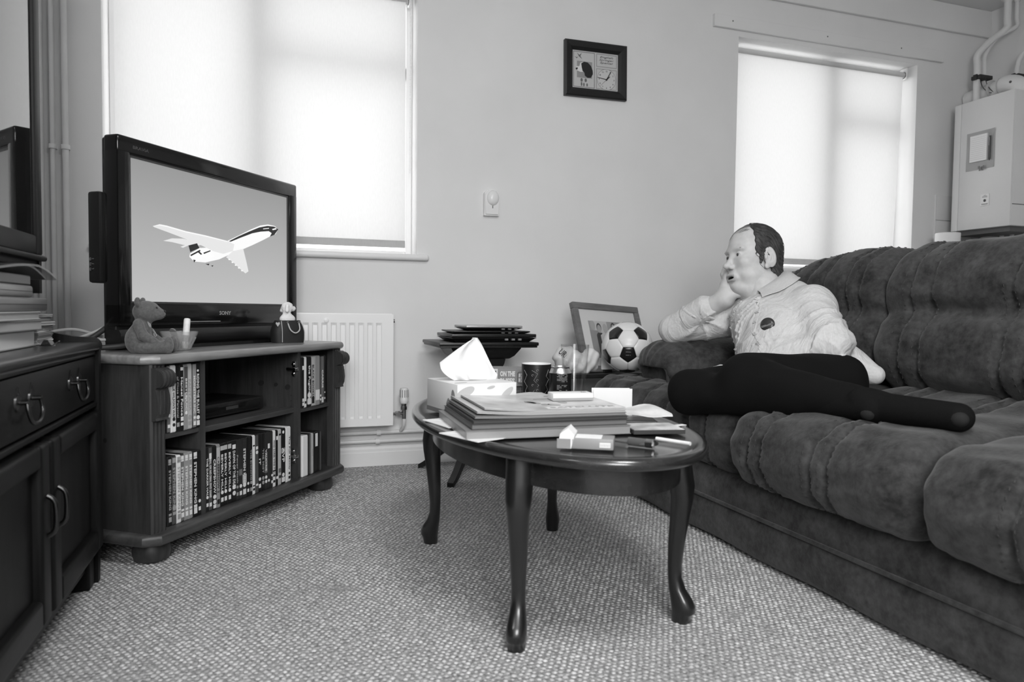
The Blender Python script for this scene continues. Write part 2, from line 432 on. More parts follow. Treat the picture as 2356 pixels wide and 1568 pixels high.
# ------------------------------------------------------------------ windows, sills and roller blinds
mk('window_frame', .8, .35)
thin_glass('pane_glass', .96, .8)
def blind_mat():
    M = bpy.data.materials.new('blind_fabric'); M.use_nodes = True; MATS['blind'] = M
    nt = M.node_tree; nt.nodes.remove(nt.nodes['Principled BSDF']); L = nt.links.new
    tc = nt.nodes.new('ShaderNodeTexCoord'); n = nt.nodes.new('ShaderNodeTexNoise'); n.inputs['Scale'].default_value = 180
    mp = nt.nodes.new('ShaderNodeMapping'); mp.inputs['Scale'].default_value = (1, 1, .25); L(tc.outputs['Object'], mp.inputs[0]); L(mp.outputs[0], n.inputs['Vector'])
    r = nt.nodes.new('ShaderNodeValToRGB'); r.color_ramp.elements[0].color = (.66, .66, .66, 1); r.color_ramp.elements[1].color = (.72, .72, .72, 1); L(n.outputs['Fac'], r.inputs['Fac'])
    d = nt.nodes.new('ShaderNodeBsdfDiffuse'); t = nt.nodes.new('ShaderNodeBsdfTranslucent'); L(r.outputs[0], d.inputs[0]); L(r.outputs[0], t.inputs[0])
    mx = nt.nodes.new('ShaderNodeMixShader'); mx.inputs[0].default_value = .5; L(d.outputs[0], mx.inputs[1]); L(t.outputs[0], mx.inputs[2]); L(mx.outputs[0], nt.nodes['Material Output'].inputs[0])
blind_mat()
def window(name, w, mull):
    x0, x1, z0, z1 = w; y = WY+.135
    win = thing(name, None, None); win['kind'] = 'structure'
    f = .03
    for nm, a in (('bottom_rail', (x0+f, x1-f, z0+.012, z0+f+.006)), ('top_rail', (x0+f, x1-f, z1-f, z1)), ('stile', (x0, x0+f, z0+.012, z1)), ('stile', (x1-f, x1, z0+.012, z1))):
        bm = new(); bx(bm, a[0], a[1], y, y+.07, a[2], a[3], .004); obj(nm, bm, 'window_frame', win)
    bm = new(); bx(bm, mull-.045, mull+.045, y-.004, y+.066, z0+f+.007, z1-f-.001, .004); obj('mullion', bm, 'window_frame', win)
    zt = z1-.36
    bm = new(); bx(bm, mull+.046, x1-f-.001, y+.002, y+.06, zt-.03, zt+.03, .004); obj('transom', bm, 'window_frame', win)
    for a in ((x0+f, mull-.045, z0+f+.006, z1-f), (mull+.045, x1-f, z0+f+.006, zt-.03), (mull+.045, x1-f, zt+.03, z1-f)):
        bm = new(); bx(bm, a[0], a[1], y+.03, y+.034, a[2], a[3]); obj('pane', bm, 'pane_glass', win)
    return win
window('window_1', W1, -.06); window('window_2', W2, 3.06)
def sill(name, x0, x1, label):
    bm = new(); bx(bm, x0, x1, WY-.035, WY+.002, .946, .974, .012, 4)
    bx(bm, x0+.053, x1-.053, WY-.01, WY+.14, .95, .9735)
    o = obj(name, bm, 'white_gloss', smooth=40); o['kind'] = 'structure'; return o
sill('trim_3', -.705, .687, ''); sill('trim_4', 2.311, 3.663, '')
def roller(label, xl, xr, xlb, xrb, ztop, zbot, chain_x, y=WY+.062):
    t = thing('roller_blind', label, 'blind', (0, y, 0), group='roller blinds')
    bm = new(); rows = []
    nz = 14
    for i in range(nz+1):
        k = i/nz; z = ztop+(zbot-ztop)*k; a = xl+(xlb-xl)*k; b = xr+(xrb-xr)*k
        rows.append([Vector((a+(b-a)*j/24, .0025*math.sin(j*.9+k*3)*k, z)) for j in range(25)])
    quad_strip(bm, rows); obj('fabric', bm, 'blind', t, 180)
    bm = new(); cyl(bm, (xl-.004, .012, ztop+.006), (xr+.012, .012, ztop+.006), .0185, seg=28); obj('roller_tube', bm, 'blind', t, 40)
    bm = new(); bx(bm, xlb, xrb, -.004, .006, zbot, zbot+.034, .004, 2); obj('hem_bar', bm, 'blind', t, 40)
    for x in (xl-.012, xr+.018):
        bm = new(); bx(bm, x-.004, x+.004, -.014, .036, ztop-.02, ztop+.045, .003); cyl(bm, (x-.004, .012, ztop+.006), (x+.004, .012, ztop+.006), .021, seg=20); obj('bracket', bm, 'white_plastic', t, 40)
    if chain_x:
        bm = new(); z = ztop-.02
        while z > zbot+.35:
            for dy in (-.008, .012):
                bmesh.ops.create_icosphere(bm, subdivisions=1, radius=.0022, matrix=T(chain_x, dy, z))
            z -= .0068
        c = obj('bead_chain', bm, 'white_plastic', t, 60)
    return t
roller('wide white roller blind glowing behind the television', -.618, .588, -.618, .59, 2.15, 1.008, .612)
roller('white roller blind behind the seated man, hanging slightly askew', 2.392, 3.568, 2.385, 3.53, 2.145, 1.0, None)

# ------------------------------------------------------------------ pipes along the wall, radiator
mk('painted_pipe', .74, .4, nz=(8, .06))
mk('dark_joint', .1, .5)
def pipe_run(label, pts, r, sm=0, clips=(), mat='painted_pipe', name='heating_pipe', group=None):
    t = thing(name, label, 'pipe', group=group)
    bm = new(); tube(bm, pts, r, 14, sm); obj('pipe', bm, mat, t, 60)
    for c, ax in clips:
        bm = new(); M = T(*c) @ (RY(PI/2) if ax == 'x' else Matrix.Identity(4))
        lathe(bm, [(r+.004, -.009), (r+.0045, -.007), (r+.0045, .007), (r+.004, .009)], 20, M); obj('clip', bm, 'white_plastic', t, 40)
        bm = new(); p = Vector(c); bx(bm, p.x-.009, p.x+.009, p.y, WY, p.z-.006, p.z+.006) ; obj('clip_foot', bm, 'white_plastic', t)
    return t
pipe_run('upper white heating pipe running along the wall above the skirting', [(LX+.02, WY-.03, .157), (1.9, WY-.03, .157)], .0088, clips=[((.457, WY-.03, .157), 'x'), ((1.25, WY-.03, .157), 'x')])
pipe_run('lower white heating pipe running just above the skirting board', [(LX+.02, WY-.03, .117), (1.9, WY-.03, .117)], .0088, clips=[((.452, WY-.03, .117), 'x'), ((1.25, WY-.03, .117), 'x')])
vp = 'vertical heating pipes in the corner'
pipe_run('thick vertical white pipe in the corner, nearer the window', [(-.776, WY-.03, .1), (-.776, WY-.03, CZ)], .0115, clips=[((-.776, WY-.03, 1.345), 'z')], group=vp)
pipe_run('thinner vertical white pipe left of the thick corner pipe', [(-.82, WY-.03, .1), (-.82, WY-.03, CZ)], .0095, clips=[((-.82, WY-.03, 1.345), 'z')], group=vp)
pipe_run('vertical white pipe tight in the room corner behind the dresser', [(-.862, WY-.03, .1), (-.862, WY-.03, CZ)], .0125, group=vp)
def radiator():
    t = thing('radiator', 'white ribbed panel radiator under the left window', 'radiator', (0, WY, 0))
    x0, x1, z0, z1 = -.42, .512, .198, .697; yf = -.098
    mat = mk('radiator_enamel', .92, .3)
    bm = new(); step = .0393; xs = [(x0, 0)]
    x = x0+.03
    while x < x1-.05:
        xs += [(x, 0), (x+.006, 1), (x+.020, 1), (x+.026, 0)]; x += step
    xs += [(x1, 0)]
    zs = [(z0, 0), (z0+.034, 0), (z0+.046, 1), (z1-.052, 1), (z1-.038, 0), (z1, 0)]
    quad_strip(bm, [[Vector((a, yf+.0075*ka*kz, z)) for a, ka in xs] for z, kz in zs])
    r = bmesh.ops.extrude_edge_only(bm, edges=[e for e in bm.edges if e.is_boundary])
    for v in [g for g in r['geom'] if isinstance(g, bmesh.types.BMVert)]: v.co.y += .02
    obj('front_panel', bm, mat, t, 25)
    bm = new(); bx(bm, x0+.004, x1-.004, yf+.006, yf+.018, z0-.004, z1+.004, .004); obj('edge_rim', bm, mat, t, 40)
    bm = new(); bx(bm, x0+.01, x1-.01, -.05, -.038, z0+.01, z1-.01, .003); obj('rear_panel', bm, mat, t, 40)
    for x in (x0+.12, x1-.12):
        bm = new(); bx(bm, x-.015, x+.015, -.04, 0, z0+.05, z1-.06); obj('wall_bracket', bm, mat, t)
    bm = new(); cyl(bm, (x1-.006, yf+.02, z1-.03), (x1+.008, yf+.02, z1-.03), .008, seg=12); obj('bleed_valve', bm, mk('brass_dull', .25, .35, 1.), t, 40)
    bm = new(); lathe(bm, [(.011, 0), (.011, .003), (.009, .004)], 16, T(.22, yf-.0, z1-.028) @ RX(PI/2)); obj('boss', bm, mat, t, 40)
    # thermostatic valve
    v = thing('radiator_valve', 'white thermostatic radiator valve at the end of the radiator', 'valve', (.566, WY-.07, 0))
    bm = new(); lathe(bm, [(.017, .292), (.020, .297), (.0205, .312), (.0185, .316), (.0185, .357), (.0165, .362), (.004, .3625)], 32); hd = obj('valve_head', bm, 'white_plastic', v, 35)
    for k in range(12):
        a = k*PI/6; bm = new(); box(bm, (.0183*math.cos(a), .0183*math.sin(a), .337), (.004, .0016, .034), 0, M=None); obj('grip_slot', bm, mk('slot_grey', .25, .6), hd)
    met = mk('chrome_worn', .45, .25, 1.)
    bm = new(); lathe(bm, [(.011, .262), (.015, .264), (.015, .276), (.012, .28), (.012, .292)], 8); obj('collar_nut', bm, met, v, 30)
    bm = new(); lathe(bm, [(.0095, .222), (.0095, .262)], 20); cyl(bm, (-.056, -.008, .246), (0, 0, .246), .0075); lathe(bm, [(.0125, -.01), (.0125, .01)], 6, T(-.03, -.004, .246) @ RY(PI/2)); obj('valve_body', bm, met, v, 40)
    bm = new(); tube(bm, [(0, 0, .226), (0, .003, .195), (-.004, .022, .172), (-.012, .04, .158)], .0082, 12, 6); obj('tail_pipe', bm, 'painted_pipe', v, 60)
radiator()
def pir():
    t = thing('motion_sensor', 'small white motion sensor with domed lens on the middle wall', 'sensor', (.988, WY, 1.17))
    bm = new(); pr = [(-.036, 0), (.036, 0), (.036, .1)] + [(.036*math.cos(a), .1+.024*math.sin(a)) for a in [PI*i/14 for i in range(1, 14)]] + [(-.036, .1)]
    prism(bm, pr, 0, .032, axes((0, 0, 0), (1, 0, 0), (0, 0, 1), (0, -1, 0))); es = [e for e in bm.edges if all(abs(v.co.y+.032) < 1e-5 for v in e.verts)]
    bmesh.ops.bevel(bm, geom=es, offset=.006, segments=3, affect='EDGES'); obj('housing', bm, 'white_plastic', t, 40)
    bm = new(); bmesh.ops.create_uvsphere(bm, u_segments=28, v_segments=16, radius=1, matrix=T(.004, -.03, .083) @ Matrix.Diagonal((.03, .02, .036, 1))); obj('lens', bm, mk('sensor_lens', .82, .25), t, 180)
    bm = new(); bx(bm, .001, .0045, -.0335, -.03, .034, .047); obj('indicator_slot', bm, 'dark_joint', t)
pir()
def boiler():
    t = thing('boiler', 'white wall-hung boiler box on the right wall', 'boiler', (3.81, 2.84, 1.215))
    en = mk('boiler_enamel', .74, .35, nz=(3, .02))
    bm = new(); bx(bm, 0, .33, 0, .365, 0, .735, .006, 2); obj('case', bm, en, t, 40)
    bm = new(); bx(bm, -.006, .004, .004, .318, .0, .735, .004, 2); obj('front_door', bm, en, t, 40)
    bm = new(); bx(bm, -.003, .004, .321, .363, 0, .733, .003); obj('edge_strip', bm, en, t, 40)
    bm = new(); bx(bm, .02, .3, .02, .345, -.028, 0); obj('underside_tray', bm, 'dark_joint', t)
    for k, y in enumerate((.06, .14, .2, .28)):
        bm = new(); tube(bm, [(.2, y, 0), (.2, y, -.1), (.24, y, -.25)], .011, 12, 4); obj('connection_pipe', bm, 'painted_pipe', t, 60)
    bm = new(); bx(bm, .002, .328, -.003, .001, .115, .118); obj('panel_seam', bm, 'dark_joint', t)
    pl = thing('boiler_notice', 'small white notice plate with dark dial mark on the boiler front', 'notice', (3.802, 2.99, 1.375))
    bm = new(); bx(bm, -.002, .001, -.024, .026, -.035, .03); obj('plate', bm, mk('paper_white', .85, .7), pl)
    F = axes((-.0022, 0, 0), (0, -1, 0), (0, 0, 1), (-1, 0, 0))
    poly_print('printed_marks', [ell(0, -.006, .008, .008)]+[[(-w, z), (w, z), (w, z+.0018), (-w, z+.0018)] for w, z in ((.006, .022), (.014, .017), (.016, .012), (.02, -.025), (.018, -.029))], mk('print_dark', .08, .7), pl, F)
    # clipboard sheet with notepad and pen
    s = thing('card_backing', 'grey curled card sheet fixed to the boiler front', 'card', (3.8035, 3.03, 1.55))
    bm = new(); rows = []
    for i in range(9):
        z = .215*i/8
        rows.append([Vector((-.001-.006*abs(j/8-.5)**2*(1 if i < 3 else .3)-(.004 if (i == 8 and j == 8) else 0), .085-.17*j/8, z)) for j in range(9)])
    quad_strip(bm, rows); obj('sheet', bm, mk('card_grey', .42, .7), s, 180)
    n = thing('notepad', 'lined white notepad on the grey card sheet', 'notepad', (3.801, 3.035, 1.595))
    bm = new(); bx(bm, -.012, 0, -.052, .05, 0, .148, .001); pg = obj('pages', bm, mk('paper_lined', .86, .8), n)
    poly_print('ruled_line', [[(-.047, .012+.011*k), (.047, .012+.011*k), (.047, .0128+.011*k), (-.047, .0128+.011*k)] for k in range(12)], mk('line_grey', .45, .8), n, axes((-.0122, 0, 0), (0, -1, 0), (0, 0, 1), (-1, 0, 0)))
    p = thing('pen', 'dark pen clipped beside the notepad on the boiler', 'pen', (3.795, 2.968, 1.6))
    bm = new(); cyl(bm, (0, 0, 0), (0, 0, .125), .005, seg=12); cyl(bm, (0, 0, -.012), (0, 0, 0), .0015, .005, 12); obj('barrel', bm, mk('pen_dark', .06, .35), p, 40)
    bm = new(); bx(bm, -.0075, -.005, -.0012, .0012, .07, .118); obj('pocket_clip', bm, 'chrome_worn', p)
    b = thing('butterfly_magnet', 'small dark butterfly magnet under the notepad', 'magnet', (3.8, 3.012, 1.552))
    F = axes((-.003, 0, 0), (0, -1, 0), (0, 0, 1), (-1, 0, 0))
    for sg in (-1, 1):
        bm = new(); prism(bm, [(sg*.002, .002), (sg*.011, .015), (sg*.02, .013), (sg*.018, .002), (sg*.013, -.002), (sg*.015, -.012), (sg*.007, -.012), (sg*.002, -.004)], 0, .002, F @ RY(-sg*.35)); obj('wing', bm, mk('wing_grey', .22, .6), b)
    bm = new(); cyl(bm, (-.004, 0, -.011), (-.004, 0, .011), .0018, seg=8); obj('insect_body', bm, 'print_dark', b)
boiler()
def flue():
    g = 'pipes above the boiler'
    y0 = 3.17
    pipe_run('thick bent white pipe rising from the boiler to the ceiling', [(3.93, y0, 1.93), (3.93, y0, 2.17), (3.93, y0, 2.25), (3.99, y0-.03, 2.33), (4.07, y0-.06, 2.40), (4.075, y0-.06, 2.46), (4.075, y0-.06, CZ)], .019, 8, group=g)
    pipe_run('thin bent white pipe beside the thick boiler pipe', [(3.985, y0, 1.93), (3.985, y0, 2.15), (3.99, y0, 2.26), (4.03, y0-.04, 2.35), (4.12, y0-.08, 2.41), (4.122, y0-.08, 2.46), (4.122, y0-.08, CZ)], .012, 8, group=g)
    pipe_run('looping white pipe left above the flue elbow', [(4.02, 3.0, 1.93), (4.02, 3.0, 2.1), (4.04, 2.99, 2.2), (4.1, 2.95, 2.25), (4.14, 2.9, 2.26)], .0125, 8, group=g)
    pipe_run('looping white pipe right above the flue elbow', [(4.02, 2.9, 1.93), (4.02, 2.9, 2.1), (4.05, 2.88, 2.19), (4.11, 2.84, 2.23), (4.14, 2.78, 2.24)], .0135, 8, group=g)
    t = thing('boiler_flue', 'fat white horizontal flue elbow on top of the boiler', 'flue', (3.93, 2.9, 1.95))
    bm = new(); tube(bm, [(.02, .02, -.01), (.02, .03, .05), (.03, .1, .085), (.06, .2, .08), (.08, .38, .075)], .05, 24, 6); obj('duct', bm, 'white_plastic', t, 60)
    for y in (.14, .2):
        bm = new(); lathe(bm, [(.05, -.004), (.053, -.003), (.053, .003), (.05, .004)], 28, T(.04, y, .083) @ RX(PI/2)); obj('joint_ring', bm, mk('ring_grey', .5, .5), t, 40)
    bm = new(); bmesh.ops.create_uvsphere(bm, u_segments=12, v_segments=8, radius=.007, matrix=T(-.028, .045, .075)); obj('test_plug', bm, 'dark_joint', t, 180)
    for k, (x, y, z, lab) in enumerate(((3.93, y0-.01, 2.115, 'black pipe strap around the two bent boiler pipes'), (4.0, 2.985, 2.075, 'black pipe strap on the left looping pipe'), (4.0, 2.885, 2.07, 'black pipe strap on the right looping pipe'))):
        s = thing('pipe_strap', lab, 'strap', (x, y, z), group='black straps on the boiler pipes')
        bm = new(); bx(bm, -.024, .075 if k == 0 else .04, -.03, .03, -.011, .011, .003); obj('strap', bm, mk('black_rubber', .03, .5), s, 40)
        bm = new(); bx(bm, -.03, -.022, -.012, .012, -.016, .016, .002); obj('buckle', bm, 'black_rubber', s, 40)
    w_ = thing('thermostat_wire', 'thin dark looping wires beside the bent boiler pipes', 'wire', (3.93, 3.12, 1.95))
    for k in range(2):
        bm = new(); tube(bm, [(0, .03-.03*k, .155), (.0, .01-.03*k, .1), (.01, -.03-.02*k, .06), (.03, -.07, .075), (.05, -.1, .1)], .0022, 6, 8); obj('wire', bm, 'black_rubber', w_, 60)
    for x, y, r in ((4.075, y0-.06, .035), (4.122, y0-.08, .026)):
        c = thing('ceiling_collar', 'white round collar where the %s boiler pipe meets the ceiling' % ('thick' if r > .03 else 'thin'), 'collar', (x, y, CZ), group='pipe collars on the ceiling')
        bm = new(); lathe(bm, [(r, 0), (r, -.004), (r*.75, -.011), (r*.6, -.012)], 28); obj('flange', bm, 'white_plastic', c, 40)
        bm = new(); lathe(bm, [(r*.62, -.02), (r*.62, -.011)], 24); obj('neck', bm, 'white_plastic', c, 40)
flue()
def kitchen():
    # tiled splashback strip in the corner, one tile at a time
    root = thing('trim_5', None, None, (3.778, WY, 0)); root['kind'] = 'structure'
    bm = new(); bx(bm, 0, .006, -.009, 0, .92, 1.445, .002); obj('edge_trim', bm, 'white_gloss', root)
    tm = mk('glazed_tile', .74, .2); me = None
    for i in range(3):
        for j in range(4):
            if me is None:
                bm = new(); bx(bm, 0, .146, -.008, 0, 0, .146, .0025, 2); t = obj('tile', bm, tm, root, 40); me = t.data
            else:
                t = bpy.data.objects.new('tile', me); COL.objects.link(t); t.parent = root
            t.location = (.008+.149*i if i < 2 else .306, 0, 1.295-.149*j)
            if i == 2: t.scale = (.5, 1, 1)
    w_ = thing('worktop', 'pale kitchen worktop in the corner behind the sofa', 'worktop', (3.55, 2.3, .88))
    bm = new(); bx(bm, 0, .6, 0, .98, 0, .04, .004); obj('slab', bm, mk('worktop_laminate', .5, .4, nz=(60, .2)), w_, 40)
    for k, y in enumerate((.0, .49)):
        c = thing('base_cupboard', 'white kitchen base cupboard under the worktop, %s the window wall' % ('further from' if k == 0 else 'next to'), 'cupboard', (3.57, 2.3+y, 0), group='kitchen base cupboards')
        bm = new(); bx(bm, .02, .56, .003, .487, .1, .88); obj('carcass', bm, 'white_gloss', c)
        bm = new(); bx(bm, .04, .56, .003, .487, 0, .1); obj('plinth', bm, 'white_gloss', c)
        bm = new(); bx(bm, 0, .019, .006, .484, .11, .87, .003); d = obj('door', bm, 'white_gloss', c)
        bm = new(); tube(bm, [(-.002, .08, .72), (-.03, .08, .72), (-.03, .08, .82), (-.002, .08, .82)], .005, 10, 0); obj('handle', bm, 'chrome_worn', d, 60)
    r = thing('kitchen_roll', 'white kitchen roll standing in the corner beneath the boiler', 'kitchen roll', (3.70, 3.13, .92))
    bm = new(); lathe(bm, [(.02, 0), (.064, 0), (.065, .003), (.065, .272), (.064, .275), (.02, .275)], 36, cap0=False, cap1=False); obj('paper', bm, mk('tissue_paper', .86, .9, bump=(60, .2, .003)), r, 40)
    bm = new(); lathe(bm, [(.02, .001), (.02, .274), (.018, .274), (.018, .001)], 24, cap0=False, cap1=False); obj('core', bm, mk('card_brown', .3, .9), r, 40)
    for k, (x, y, h) in enumerate(((3.83, 3.12, .22), (3.86, 3.0, .24))):
        j = thing('storage_jar', 'dim round jar on the worktop under the boiler, %s the kitchen roll' % ('next to' if k == 0 else 'further from'), 'jar', (x, y, .92), group='jars under the boiler')
        bm = new(); lathe(bm, [(.05, 0), (.056, .006), (.056, h-.04), (.045, h-.02), (.045, h-.015)], 28); obj('jar_body', bm, mk('jar_grey', .3, .25), j, 40)
        bm = new(); lathe(bm, [(.048, h-.015), (.05, h-.012), (.05, h), (.04, h+.008), (.005, h+.01)], 28); obj('lid', bm, mk('jar_lid', .18, .4), j, 40)
kitchen()
def added_bounce_lamp():
    t = thing('added_bounce_lamp', 'added round white lamp standing in for ceiling bounce light', 'lamp', (.62, .12, CZ))  # unseen fitting, added to carry the overhead bounce light
    bm = new(); lathe(bm, [(.3, 0), (.33, -.01), (.335, -.06), (.325, -.066)], 48); obj('housing', bm, 'white_plastic', t, 40)
    bm = new(); lathe(bm, [(.318, -.066), (.31, -.08), (.27, -.09), (.001, -.093)], 48); obj('diffuser', bm, emis('added_lamp_glow', 2.), t, 60)
added_bounce_lamp()
# ================================================================== television corner
CA = math.radians(54.05)
CM = T(-.316, 2.14, 0) @ RZ(CA)          # cabinet frame: x along the front, y into the cabinet
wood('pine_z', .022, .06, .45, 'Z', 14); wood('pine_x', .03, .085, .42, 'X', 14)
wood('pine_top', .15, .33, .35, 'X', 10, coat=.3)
mk('pine_knot', .02, .5); mk('chrome', .6, .15, 1.)
def cabinet():
    t = thing('tv_cabinet', 'open pine television cabinet filled with DVDs', 'cabinet', M=CM.copy())
    D = .43
    def slab(bm, z0, z1, ov, cut=.11, rnd=.012):
        o = [(-ov+.035, -ov), (.98+ov-.035, -ov), (.98+ov, -ov+.035), (.98+ov, D-cut), (.98-cut, D), (cut, D), (-ov, D-cut), (-ov, -ov+.035)]
        prism(bm, o, z0, z1)
        es = [e for e in bm.edges if abs(e.verts[0].co.z-e.verts[1].co.z) < 1e-6 and not (e.verts[0].co.y > D-.2 and e.verts[1].co.y > D-.2)]
        bmesh.ops.bevel(bm, geom=es, offset=rnd, segments=4, affect='EDGES', profile=.5)
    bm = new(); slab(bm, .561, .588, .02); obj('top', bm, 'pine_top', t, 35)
    bm = new(); slab(bm, .06, .094, .022, rnd=.013); obj('base', bm, 'pine_x', t, 35)
    for x in (0, .96):
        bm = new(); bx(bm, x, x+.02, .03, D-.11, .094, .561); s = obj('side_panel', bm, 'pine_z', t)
        if x == 0:
            for (y, z) in ((.16, .345), (.3, .2)):
                b = new(); lathe(b, [(.007, 0), (.006, .0006)], 12, T(-.0005, y, z) @ RY(-PI/2)); obj('knot', b, 'pine_knot', s)
    bm = new(); prism(bm, [(.02, D-.115), (.105, D-.012), (.875, D-.012), (.96, D-.115), (.955, D-.122), (.87, D-.024), (.11, D-.024), (.025, D-.122)], .094, .561); obj('back_panel', bm, 'pine_z', t)
    for x in (.205, .70):
        bm = new(); bx(bm, x, x+.018, .012, D-.03, .094, .561); d = obj('divider', bm, 'pine_z', t)
        if x > .5:
            for (y, z, r) in ((.055, .43, .012), (.105, .437, .009), (.17, .44, .013), (.05, .27, .009)):
                b = new(); prism(b, ell(0, 0, r, r*.8, 16, .5), 0, .0006, axes((x-.0004, y, z), (0, -1, 0), (0, 0, 1), (-1, 0, 0))); obj('knot', b, 'pine_knot', d)
            for z in (.14, .16, .36, .38, .4):
                b = new(); lathe(b, [(.0022, 0), (.002, .0005)], 8, T(x-.0004, .04, z) @ RY(-PI/2)); obj('peg_hole', b, 'pine_knot', d)
            for z in (.498, .178):
                h = bpy.data.objects.new('hinge', None); COL.objects.link(h); h.parent = d
                bm2 = new(); bx(bm2, x-.006, x-.0005, .018, .032, z-.028, z+.028, .002); cyl(bm2, (x-.012, .026, z+.018), (x, .026, z+.018), .0045, seg=10); cyl(bm2, (x-.012, .026, z-.018), (x, .026, z-.018), .0045, seg=10)
                bx(bm2, x-.018, x-.002, .006, .05, z-.006, z+.006, .003); cyl(bm2, (x-.024, .012, z), (x-.004, .012, z), .006, seg=10)
                bpy.data.objects.remove(h); obj('hinge', bm2, 'chrome', d, 40)
    bm = new(); bx(bm, .223, .70, .028, D-.05, .337, .355, .002); obj('shelf', bm, 'pine_x', t)
    bm = new(); bx(bm, .02, .205, .02, D-.1, .345, .361, .002); obj('shelf', bm, 'pine_x', t)
    bm = new(); bx(bm, .718, .96, .02, D-.1, .333, .349, .002); obj('shelf', bm, 'pine_x', t)
    for x0 in (.0, .925):
        bm = new()   # fluted pilaster
        w_ = .055; prof = []
        n = 3; pts = [(0, .03), (0, .004), (.006, 0)]
        for k in range(n):
            c = .014+k*.0135
            pts += [(c-.005, 0), (c-.003, .004), (c+.003, .004), (c+.005, 0)]
        pts += [(w_-.006, 0), (w_, .004), (w_, .03)]
        prism(bm, [(x0+a, b) for a, b in pts], .094, .561); obj('pilaster', bm, 'pine_z', t)
        bm = new()   # scrolled corbel: profile in (y,z), extruded along x
        pr = [(.006, .552), (-.012, .552), (-.018, .548)]
        pr += [(-.018-.022*math.sin(a), .523+.024*math.cos(a)) for a in [PI*i/10 for i in range(0, 11)]]
        pr += [(-.012, .495), (-.018, .475), (-.02, .45), (-.018, .428), (-.012, .415), (-.014, .408), (.006, .405)]
        prism(bm, [(y, z) for y, z in pr], x0+.004, x0+.051, axes((0, 0, 0), (0, 1, 0), (0, 0, 1), (1, 0, 0)))
        c = obj('corbel', bm, 'pine_z', t, 30)
        for k in range(4):
            b = new(); lathe(b, [(.0225, -.0035), (.0258, -.0025), (.0258, .0025), (.0225, .0035)], 24, T(x0+.010+k*.0117, -.018, .523) @ RY(PI/2)); obj('scroll_rib', b, 'pine_z', c, 40)
        for k in range(3):
            b = new(); tube(b, [(x0+.014+k*.0135, -.0195, .49), (x0+.014+k*.0135, -.0205, .455), (x0+.014+k*.0135, -.018, .425)], .0022, 6); obj('carved_leaf', b, 'pine_z', c, 60)
    for x, y in ((.06, .06), (.92, .06), (.14, D-.09), (.84, D-.09)):
        bm = new(); lathe(bm, [(.036, 0), (.046, .006), (.05, .018), (.051, .032), (.047, .048), (.043, .06)], 32, T(x, y, 0)); obj('bun_foot', bm, 'pine_z', t, 40)
    return t
cabinet()

# ------------------------------------------------------------------ DVDs
ORD = 'first second third fourth fifth sixth seventh eighth ninth tenth eleventh twelfth thirteenth fourteenth fifteenth sixteenth seventeenth eighteenth nineteenth twentieth twenty-first twenty-second twenty-third twenty-fourth twenty-fifth twenty-sixth twenty-seventh twenty-eighth twenty-ninth thirtieth'.split()
SH = {'k': .012, 'd': .03, 'c': .08, 'g': .16, 'm': .3, 'l': .5, 'w': .82}
SN = {'k': 'black', 'd': 'black', 'c': 'charcoal', 'g': 'dark grey', 'm': 'grey', 'l': 'light grey', 'w': 'white'}
for k, v in SH.items(): mk('sleeve_'+k, v, .3)
mk('case_black', .015, .35); mk('ink_white', .8, .6); mk('ink_grey', .35, .6); mk('ink_black', .02, .6)
def dvd(x, wd, hgt, zb, yb, sh, title, row, i, ink=None, icons=(), dep=.135, band=None, cat='DVD'):
    """one case standing on end; spine faces -y of the cabinet frame"""
    tone = SN[sh]
    lab = '%s %s spine, %s from left %s' % (tone, 'DVD case' if cat == 'DVD' else 'book', ORD[i], row)
    t = thing('dvd_case' if cat == 'DVD' else 'book', lab, 'DVD' if cat == 'DVD' else 'book', M=CM @ T(x, yb, zb), group=('DVD cases ' if cat == 'DVD' else 'books ')+row)
    bm = new(); bx(bm, .0004, wd-.0004, .001, dep, 0, hgt, .0012, 1); obj('case', bm, 'case_black' if sh not in 'mlw' else 'sleeve_'+sh, t)
    bm = new(); bx(bm, .0012, wd-.0012, -.0004, .0012, .003, hgt-.003); obj('sleeve_spine', bm, 'sleeve_'+sh, t)
    F = axes((wd/2, -.0006, hgt/2), (0, 0, -1), (1, 0, 0), (0, -1, 0))      # text runs down the spine
    im = ink or ('ink_white' if SH[sh] < .2 else 'ink_black')
    if title:
        L = min(hgt*.62, len(title)*wd*.62); text('lettering', title, F @ T(-hgt*.02, 0, 0), L, wd*.5, im, t, bold=.012)
    pr = []
    for kd, z, s in icons:
        zc = z-hgt/2
        if kd == 'o': pr.append(ell(-zc, 0, s*wd, s*wd, 16))
        else: pr.append([(-zc-.5*s*wd, -wd*.32), (-zc+.5*s*wd, -wd*.32), (-zc+.5*s*wd, wd*.32), (-zc-.5*s*wd, wd*.32)])
    if pr: poly_print('spine_marks', pr, im, t, F, .0005)['kind'] = 'stuff'
    if band:
        z0, z1, sb = band; poly_print('colour_band', [[(hgt/2-z1, -wd*.46), (hgt/2-z0, -wd*.46), (hgt/2-z0, wd*.46), (hgt/2-z1, wd*.46)]], MATS['sleeve_'+sb], t, F, .0003)
    return t
IC = (('o', .045, .36), ('q', .022, .8))
def row(items, x0, x1, zb, yb, name, h=.198):
    n = len(items); tot = sum(it.get('w', 1) for it in items); u = (x1-x0)/tot; x = x0
    for i, it in enumerate(items):
        wd = u*it.get('w', 1)
        dvd(x, wd*.985, it.get('h', h)*random.uniform(.992, 1.005), zb, yb+it.get('y', 0)+random.uniform(0, .003), it['s'], it.get('t'), name, i, it.get('ink'), it.get('ic', IC), band=it.get('b'), cat=it.get('cat', 'DVD'), dep=it.get('d', .135)); x += wd
D_ = dict
